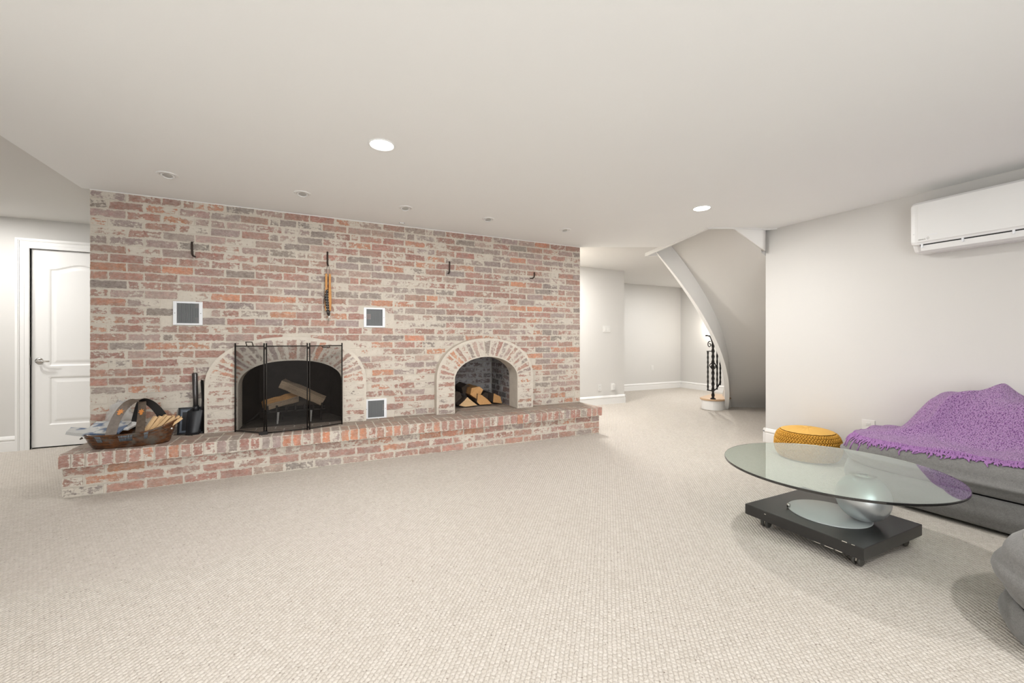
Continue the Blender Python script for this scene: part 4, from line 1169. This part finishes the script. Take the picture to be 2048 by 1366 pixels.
# ------------------------------------------------------------------ coffee table
def table():
    cx, cy = 2.716, 1.358
    t = thing('coffee_table', 'round glass coffee table on a silver ball and square black base', 'table', (cx, cy, 0))
    mb = MB(); hs = .306; mb.box(-hs, hs, -hs, hs, .068, .130); mb.build('plinth', M['black_paint'], t, bevel=.0025)
    mb = MB(); mb.lathe([(.001, .1302), (.200, .1302), (.200, .1335), (.196, .1345), (.001, .1345)], 64, cap=False); mb.build('inlay_plate', M['gray_plate'], t)
    mb = MB(); mb.lathe([(.001, .022), (.008, .020), (.010, .012), (.009, 0)], 10, M4=Matrix.Translation((-.125, .152, .134))); mb.build('stop_pin', M['chrome'], t)
    bx, by = 2.775 - cx, 1.215 - cy; R = .124; zc = .1345 + R
    mb = MB(); n = 40
    mb.lathe([(max(.001, R * math.sin(PI * i / n)), zc - R * math.cos(PI * i / n)) for i in range(n + 1)], 56, M4=Matrix.Translation((bx, by, 0)), cap=False)
    mb.build('ball', M['silver'], t)
    zt = .394
    mb = MB(); mb.lathe([(.030, zc + R - .012), (.058, zc + R - .004), (.060, zt - .0138), (.001, zt - .0138)], 32, M4=Matrix.Translation((bx, by, 0)), cap=False); mb.build('hub', M['chrome'], t)
    gx, gy, gr, th = 2.775 - cx, 1.376 - cy, .563, .0135
    mb = MB(); mb.lathe([(.0, zt - th), (gr - .0025, zt - th), (gr, zt - th + .0025), (gr, zt - .0025), (gr - .0025, zt), (.0, zt)], 128, M4=Matrix.Translation((gx, gy, 0)), cap=False, smooth=False)
    o = mb.build('glass_top', M['glass'], t)
    bm = bmesh.new(); bm.from_mesh(o.data); bmesh.ops.remove_doubles(bm, verts=bm.verts, dist=1e-6); bmesh.ops.dissolve_degenerate(bm, edges=bm.edges, dist=1e-6); bmesh.ops.recalc_face_normals(bm, faces=bm.faces); bm.to_mesh(o.data); bm.free()
    for (x, y) in ((-.225, .225), (-.225, -.245), (.245, -.245), (.245, .225)):
        mb = MB(); mb.box(x - .022, x + .022, y - .018, y + .018, .060, .069); c = mb.build('caster', M['caster'], t)
        for s in (-1, 1):
            mb = MB(); mb.lathe([(.008, -.006), (.024, -.007), (.0275, -.003), (.0275, .003), (.024, .007), (.008, .006)], 20, M4=Matrix.Translation((x, y + s * .013, .0290)) @ Matrix.Rotation(PI / 2, 4, 'X')); mb.build('wheel', M['caster'], c)
        mb = MB(); mb.box(x - .016, x + .016, y - .005, y + .005, .025, .062); mb.build('fork', M['chrome'], c)
    # chipped paint along the near edges
    mb = MB()
    rr = random.Random(5)
    for (y, z, L, hh) in ((-.10, .0685, .03, .002), (-.155, .0685, .04, .0025), (-.20, .069, .03, .003), (-.225, .1285, .022, .003), (-.262, .1290, .014, .002), (.18, .112, .010, .003)):
        mb.box(-hs - .0006, -hs + .001, y - L / 2, y + L / 2, z - hh / 2, z + hh / 2)
    mb.build('paint_chips', M['chipped'], t)
table()

# ------------------------------------------------------------------ soft furniture
def rrect(x0, x1, y0, y1, radii, n=10):
    """rounded rectangle, radii for corners (x0y0, x1y0, x1y1, x0y1), counter-clockwise"""
    P = []
    for (cx, cy, r, a0) in ((x0 + radii[0], y0 + radii[0], radii[0], PI), (x1 - radii[1], y0 + radii[1], radii[1], 1.5 * PI), (x1 - radii[2], y1 - radii[2], radii[2], 0), (x0 + radii[3], y1 - radii[3], radii[3], .5 * PI)):
        for i in range(n + 1):
            a = a0 + .5 * PI * i / n; P.append((cx + r * math.cos(a), cy + r * math.sin(a)))
    return P
def cushion(foot, prof, crown=0.0, nring=6):
    """foot: closed outline; prof: list of (inset, z) from bottom to top; top closed with crowned rings"""
    n = len(foot); c = Vector((sum(p[0] for p in foot) / n, sum(p[1] for p in foot) / n, 0))
    V = [Vector((*p, 0)) for p in foot]; N = []
    for i in range(n):
        t = (V[(i + 1) % n] - V[i - 1]).normalized(); N.append(Vector((-t.y, t.x, 0)))
    rows = [[(V[i] + N[i] * ins + Vector((0, 0, z))) for i in range(n)] for ins, z in prof]
    top_in, zt = prof[-1]
    for k in range(1, nring + 1):
        f = 1 - k / (nring + .0) * .999
        rows.append([c + (V[i] + N[i] * top_in - c) * f + Vector((0, 0, zt + crown * (1 - f * f))) for i in range(n)])
    ib, zb = prof[0]
    rows.insert(0, [c + (V[i] + N[i] * ib - c) * .02 + Vector((0, 0, zb)) for i in range(n)])
    mb = MB(); G = [[rows[k][i] for k in range(len(rows))] for i in range(n)]
    mb.grid(G, closed_u=True); return mb
def roundprof(z0, z1, bulge, r, n=5):
    P = [(.03, z0)]
    for i in range(n + 1):
        a = .5 * PI * i / n; P.append((r * .6 - r * .6 * math.sin(a) , z0 + r * .6 * (1 - math.cos(a))))
    for i in range(1, 6):
        v = i / 6; P.append((-bulge * math.sin(PI * v), z0 + r * .6 + (z1 - r - z0 - r * .6) * v))
    for i in range(n + 1):
        a = .5 * PI * i / n; P.append((r - r * math.cos(a), z1 - r + r * math.sin(a)))
    return P
SOFA_F = 3.605
def sofa():
    t = thing('sofa', 'low gray fabric sofa against the wall under a purple throw', 'sofa', (4.1, .8, 0))
    foot = rrect(SOFA_F, 4.56, -.75, 1.83, (.05, .05, .10, .40))
    cushion(foot, roundprof(.022, .205, .014, .05), .0).build('base', M['gray_fabric'], t, world=True)
    foot = rrect(SOFA_F, 4.55, -.75, 1.84, (.05, .05, .10, .40))
    cushion(foot, roundprof(.207, .405, .030, .095), .012).build('seat_cushion', M['gray_fabric'], t, world=True)
    foot = rrect(4.10, 4.56, -.70, 1.46, (.1, .1, .12, .2))
    cushion(foot, roundprof(.38, .722, .02, .16), .01).build('backrest', M['gray_fabric'], t, world=True)
    for (x, y) in ((3.72, 1.3), (4.48, 1.8), (3.72, -.6), (4.48, -.6)):
        mb = MB(); mb.lathe([(.03, 0), (.03, .03)], 12, M4=Matrix.Translation((x, y, 0))); mb.build('foot', M['black_paint'], t, world=True)
    # ottoman
    o = thing('ottoman', 'round gray fabric ottoman in front of the sofa', 'ottoman', (2.665, .205, 0))
    def circ(r, n=64): return [(2.665 + r * math.cos(2 * PI * i / n), .205 + r * math.sin(2 * PI * i / n)) for i in range(n)]
    cushion(circ(.452), roundprof(.006, .122, .012, .035)).build('base', M['gray_fabric'], o, world=True)
    cushion(circ(.455), roundprof(.123, .368, .028, .095), .020).build('cushion', M['gray_fabric'], o, world=True)
    mb = MB(); mb.tube([(2.665 + .396 * math.cos(2 * PI * i / 96), .205 + .396 * math.sin(2 * PI * i / 96), .361) for i in range(96)], .0016, 5, closed=True); mb.build('seam', M['seam'], o, world=True)
sofa()

from mathutils.bvhtree import BVHTree
def sofa_height():
    """heights of the bare sofa seen from above, on a grid"""
    vs, ps = [], []
    for o in bpy.data.objects['sofa'].children:
        b = len(vs); vs += [o.matrix_basis @ v.co + bpy.data.objects['sofa'].location for v in o.data.vertices]
        ps += [tuple(b + i for i in p.vertices) for p in o.data.polygons]
    T = BVHTree.FromPolygons(vs, ps)
    def raw(x, y):
        h = T.ray_cast(Vector((x, y, 2)), Vector((0, 0, -1)))
        return h[0].z if h[0] is not None else 0.0
    return raw
def throw():
    t = thing('throw_blanket', 'chunky purple knitted throw with fringe draped over the gray sofa', 'blanket', (4.1, 1.2, .4))
    # parameter v along y from the left end to beyond the frame, u from the front hem to the wall
    hem = [(1.80, 4.08), (1.78, 3.94), (1.74, 3.83), (1.66, 3.745), (1.57, 3.70), (1.50, 3.69), (1.40, 3.685), (1.25, 3.69), (1.10, 3.70), (.95, 3.715), (.80, 3.735), (.60, 3.72), (.30, 3.72)]
    def hemx(y):
        for (a, b) in zip(hem, hem[1:]):
            if b[0] <= y <= a[0]: return a[1] + (b[1] - a[1]) * (a[0] - y) / (a[0] - b[0])
        return hem[0][1] if y > hem[0][0] else hem[-1][1]
    raw = sofa_height()
    # the cloth bridges hollows: a wide maximum filter followed by a blur
    S = .02; gx0, gy0, NX, NY = 3.50, .10, 58, 102
    G = [[raw(gx0 + i * S, gy0 + j * S) for j in range(NY)] for i in range(NX)]
    def filt(G, k, f):
        A = [[f([G[i][q] for q in range(max(0, j - k), min(NY, j + k + 1))]) for j in range(NY)] for i in range(NX)]
        return [[f([A[q][j] for q in range(max(0, i - k), min(NX, i + k + 1))]) for j in range(NY)] for i in range(NX)]
    mean = lambda L: sum(L) / len(L)
    B = filt(filt(G, 3, max), 4, mean); B = filt(B, 2, mean)
    F = [[max(G[i][j], B[i][j]) if G[i][j] > .38 else G[i][j] for j in range(NY)] for i in range(NX)]
    F = filt(F, 1, mean)
    def smp(A, x, y):
        a = min(NX - 1.001, max(0, (x - gx0) / S)); b = min(NY - 1.001, max(0, (y - gy0) / S)); i, j = int(a), int(b); a -= i; b -= j
        return (A[i][j] * (1 - a) + A[i + 1][j] * a) * (1 - b) + (A[i][j + 1] * (1 - a) + A[i + 1][j + 1] * a) * b
    def height(x, y):
        z = max(smp(F, x, y), raw(x, y)); d = .10 if x - SOFA_F > .12 else .05
        n = Vector((x, y, 0))
        fold = .018 * mnoise.noise(n * 4.5) + .008 * mnoise.noise(n * 11)
        # diagonal ridges running from the peak to the left hem
        # a ridge from the peak towards the left hem, with a slack hollow beside it
        best = (9, 0, 0)
        for (ax, ay, bx_, by_, am0, am1) in ((4.34, 1.09, 3.97, 1.37, .03, .095), (3.97, 1.37, 3.86, 1.66, .095, .012)):
            tt = max(0, min(1, ((x - ax) * (bx_ - ax) + (y - ay) * (by_ - ay)) / ((bx_ - ax) ** 2 + (by_ - ay) ** 2)))
            dd = math.hypot(x - ax - tt * (bx_ - ax), y - ay - tt * (by_ - ay))
            if dd < best[0]: best = (dd, am0 + (am1 - am0) * tt)
        rid = best[1] * (.70 * math.exp(-best[0] ** 2 / .0008) + .40 * math.exp(-best[0] ** 2 / .012))
        fold += .010 * math.sin((x * .8 + y * 1.2) * 16 + 3 * mnoise.noise(n * 2)) * (1 if y < 1.25 else .35)
        q2 = (x - 4.05) * .80 + (y - 1.55) * -.60
        rid += .016 * math.exp(-(q2 * q2) / .002)
        pk = .070 * math.exp(-(((x - 4.33) / .13) ** 2 + ((y - 1.085) / .060) ** 2))
        pk += .022 * math.exp(-(((x - 4.30) / .16) ** 2 + ((y - 1.38) / .10) ** 2))
        k = max(.15, min(1, d / .10))
        return z + .012 + (abs(fold) + rid) * k + pk
    ny, nx = 150, 110; P = []
    for i in range(ny + 1):
        y = 1.80 - (1.80 - .30) * i / ny; x0 = hemx(y); x1 = 4.555; row = []
        for j in range(nx + 1):
            x = x0 + (x1 - x0) * j / nx
            row.append((x, y + .01 * math.sin(j * .15), height(x, y)))
        P.append(row)
    mb = MB(); mb.grid(P)
    o = mb.build('knit', M['throw'], t, world=True)
    md = o.modifiers.new('s', 'SOLIDIFY'); md.thickness = .010; md.offset = -1
    # corner flap folded over the left end
    # fringe: short kinked yarn tassels along the hem
    rr = random.Random(3); mb = MB()
    def tassel(p, d, L):
        p = Vector(p); d = Vector(d); pts = [p]
        for k in range(5):
            q = pts[-1] + d * (L / 5) + Vector((rr.uniform(-.008, .008), rr.uniform(-.011, .011), rr.uniform(0, .003)))
            g = raw(q.x, q.y); q.z = (g + .007) if g > .30 else q.z - .016
            pts.append(q)
        mb.tube(pts, [.0045, .0050, .0042, .005, .0045, .003], 5)
    for i in range(0, 420):
        y = 1.80 - (1.80 - .30) * i / 420; x = hemx(y)
        dirv = Vector((-1, rr.uniform(-.5, .7), 0)).normalized()
        if y > 1.66: dirv = Vector((-.55, .55 + rr.uniform(-.4, .4), 0)).normalized()
        tassel((x + .006, y, height(x + .006, y) + rr.uniform(0, .006)), dirv, rr.uniform(.020, .060))
    for i in range(40):
        x = 4.08 + .45 * i / 40
        tassel((x, 1.80, height(x, 1.80)), (rr.uniform(-.4, .2), 1, 0), rr.uniform(.03, .06))
    f = mb.build('fringe', M['fringe'], t, world=True); f['kind'] = 'stuff'
throw()

def pouf():
    cx, cy = 4.276, 2.318
    t = thing('pouf', 'round mustard yellow braided pouf beside the sofa', 'pouf', (cx, cy, 0))
    R0, Hh = .266, .318
    def prof(v):   # v 0..1 from floor to shoulder: radius, z
        a = -.5 * PI + PI * v
        return (R0 - .085 + .085 * max(0, math.cos(a)) ** .8, Hh / 2 - .02 + (Hh / 2 - .02) * math.sin(a) * 1.0)
    pr_ = [prof(i / 16) for i in range(17)]
    mb = MB(); mb.lathe([(.01, pr_[0][1])] + [(r - .006, z) for r, z in pr_] + [(.06, pr_[-1][1] + .012), (.01, pr_[-1][1] + .014)], 48, cap=True)
    mb.build('core', M['pouf'], t)
    # smooth pleated top
    mb = MB(); P = []
    for k in range(97):
        a = 2 * PI * k / 96; pl = .0025 * (1 if k % 4 < 2 else -1)
        P.append([((R0 - .050 - .19 * j / 8) * math.cos(a), (R0 - .050 - .19 * j / 8) * math.sin(a), Hh - .040 + .030 * math.sin(.5 * PI * j / 8) ** .8 + pl * (1 if j in (6, 7) else .3)) for j in range(9)])
    mb.grid(P); mb.lathe([(.034, Hh - .012), (.026, Hh - .006), (.001, Hh - .004)], 20); mb.build('top_cover', M['pouf_top'], t)
    # braid: rows of slanting leaf-shaped strands
    mb = MB(); rows = 14
    for q in range(rows):
        v0 = .13 + .74 * q / rows; v1 = .13 + .74 * (q + 1.25) / rows; n = 66
        sg = 1 if q % 2 else -1
        for k in range(n):
            a0 = 2 * PI * (k + .5 * (q % 2)) / n; a1 = a0 + sg * 2 * PI * .85 / n
            L = []
            for i in range(6):
                u = i / 5; r, z = prof(v0 + (v1 - v0) * u); a = a0 + (a1 - a0) * u; wv = math.sin(PI * u)
                L.append(((r + .006 * wv - .003) * math.cos(a), (r + .006 * wv - .003) * math.sin(a), z))
            mb.tube(L, [.002, .0056, .0068, .0068, .0056, .002], 5)
    b = mb.build('braid', M['pouf'], t); b['kind'] = 'stuff'
pouf()
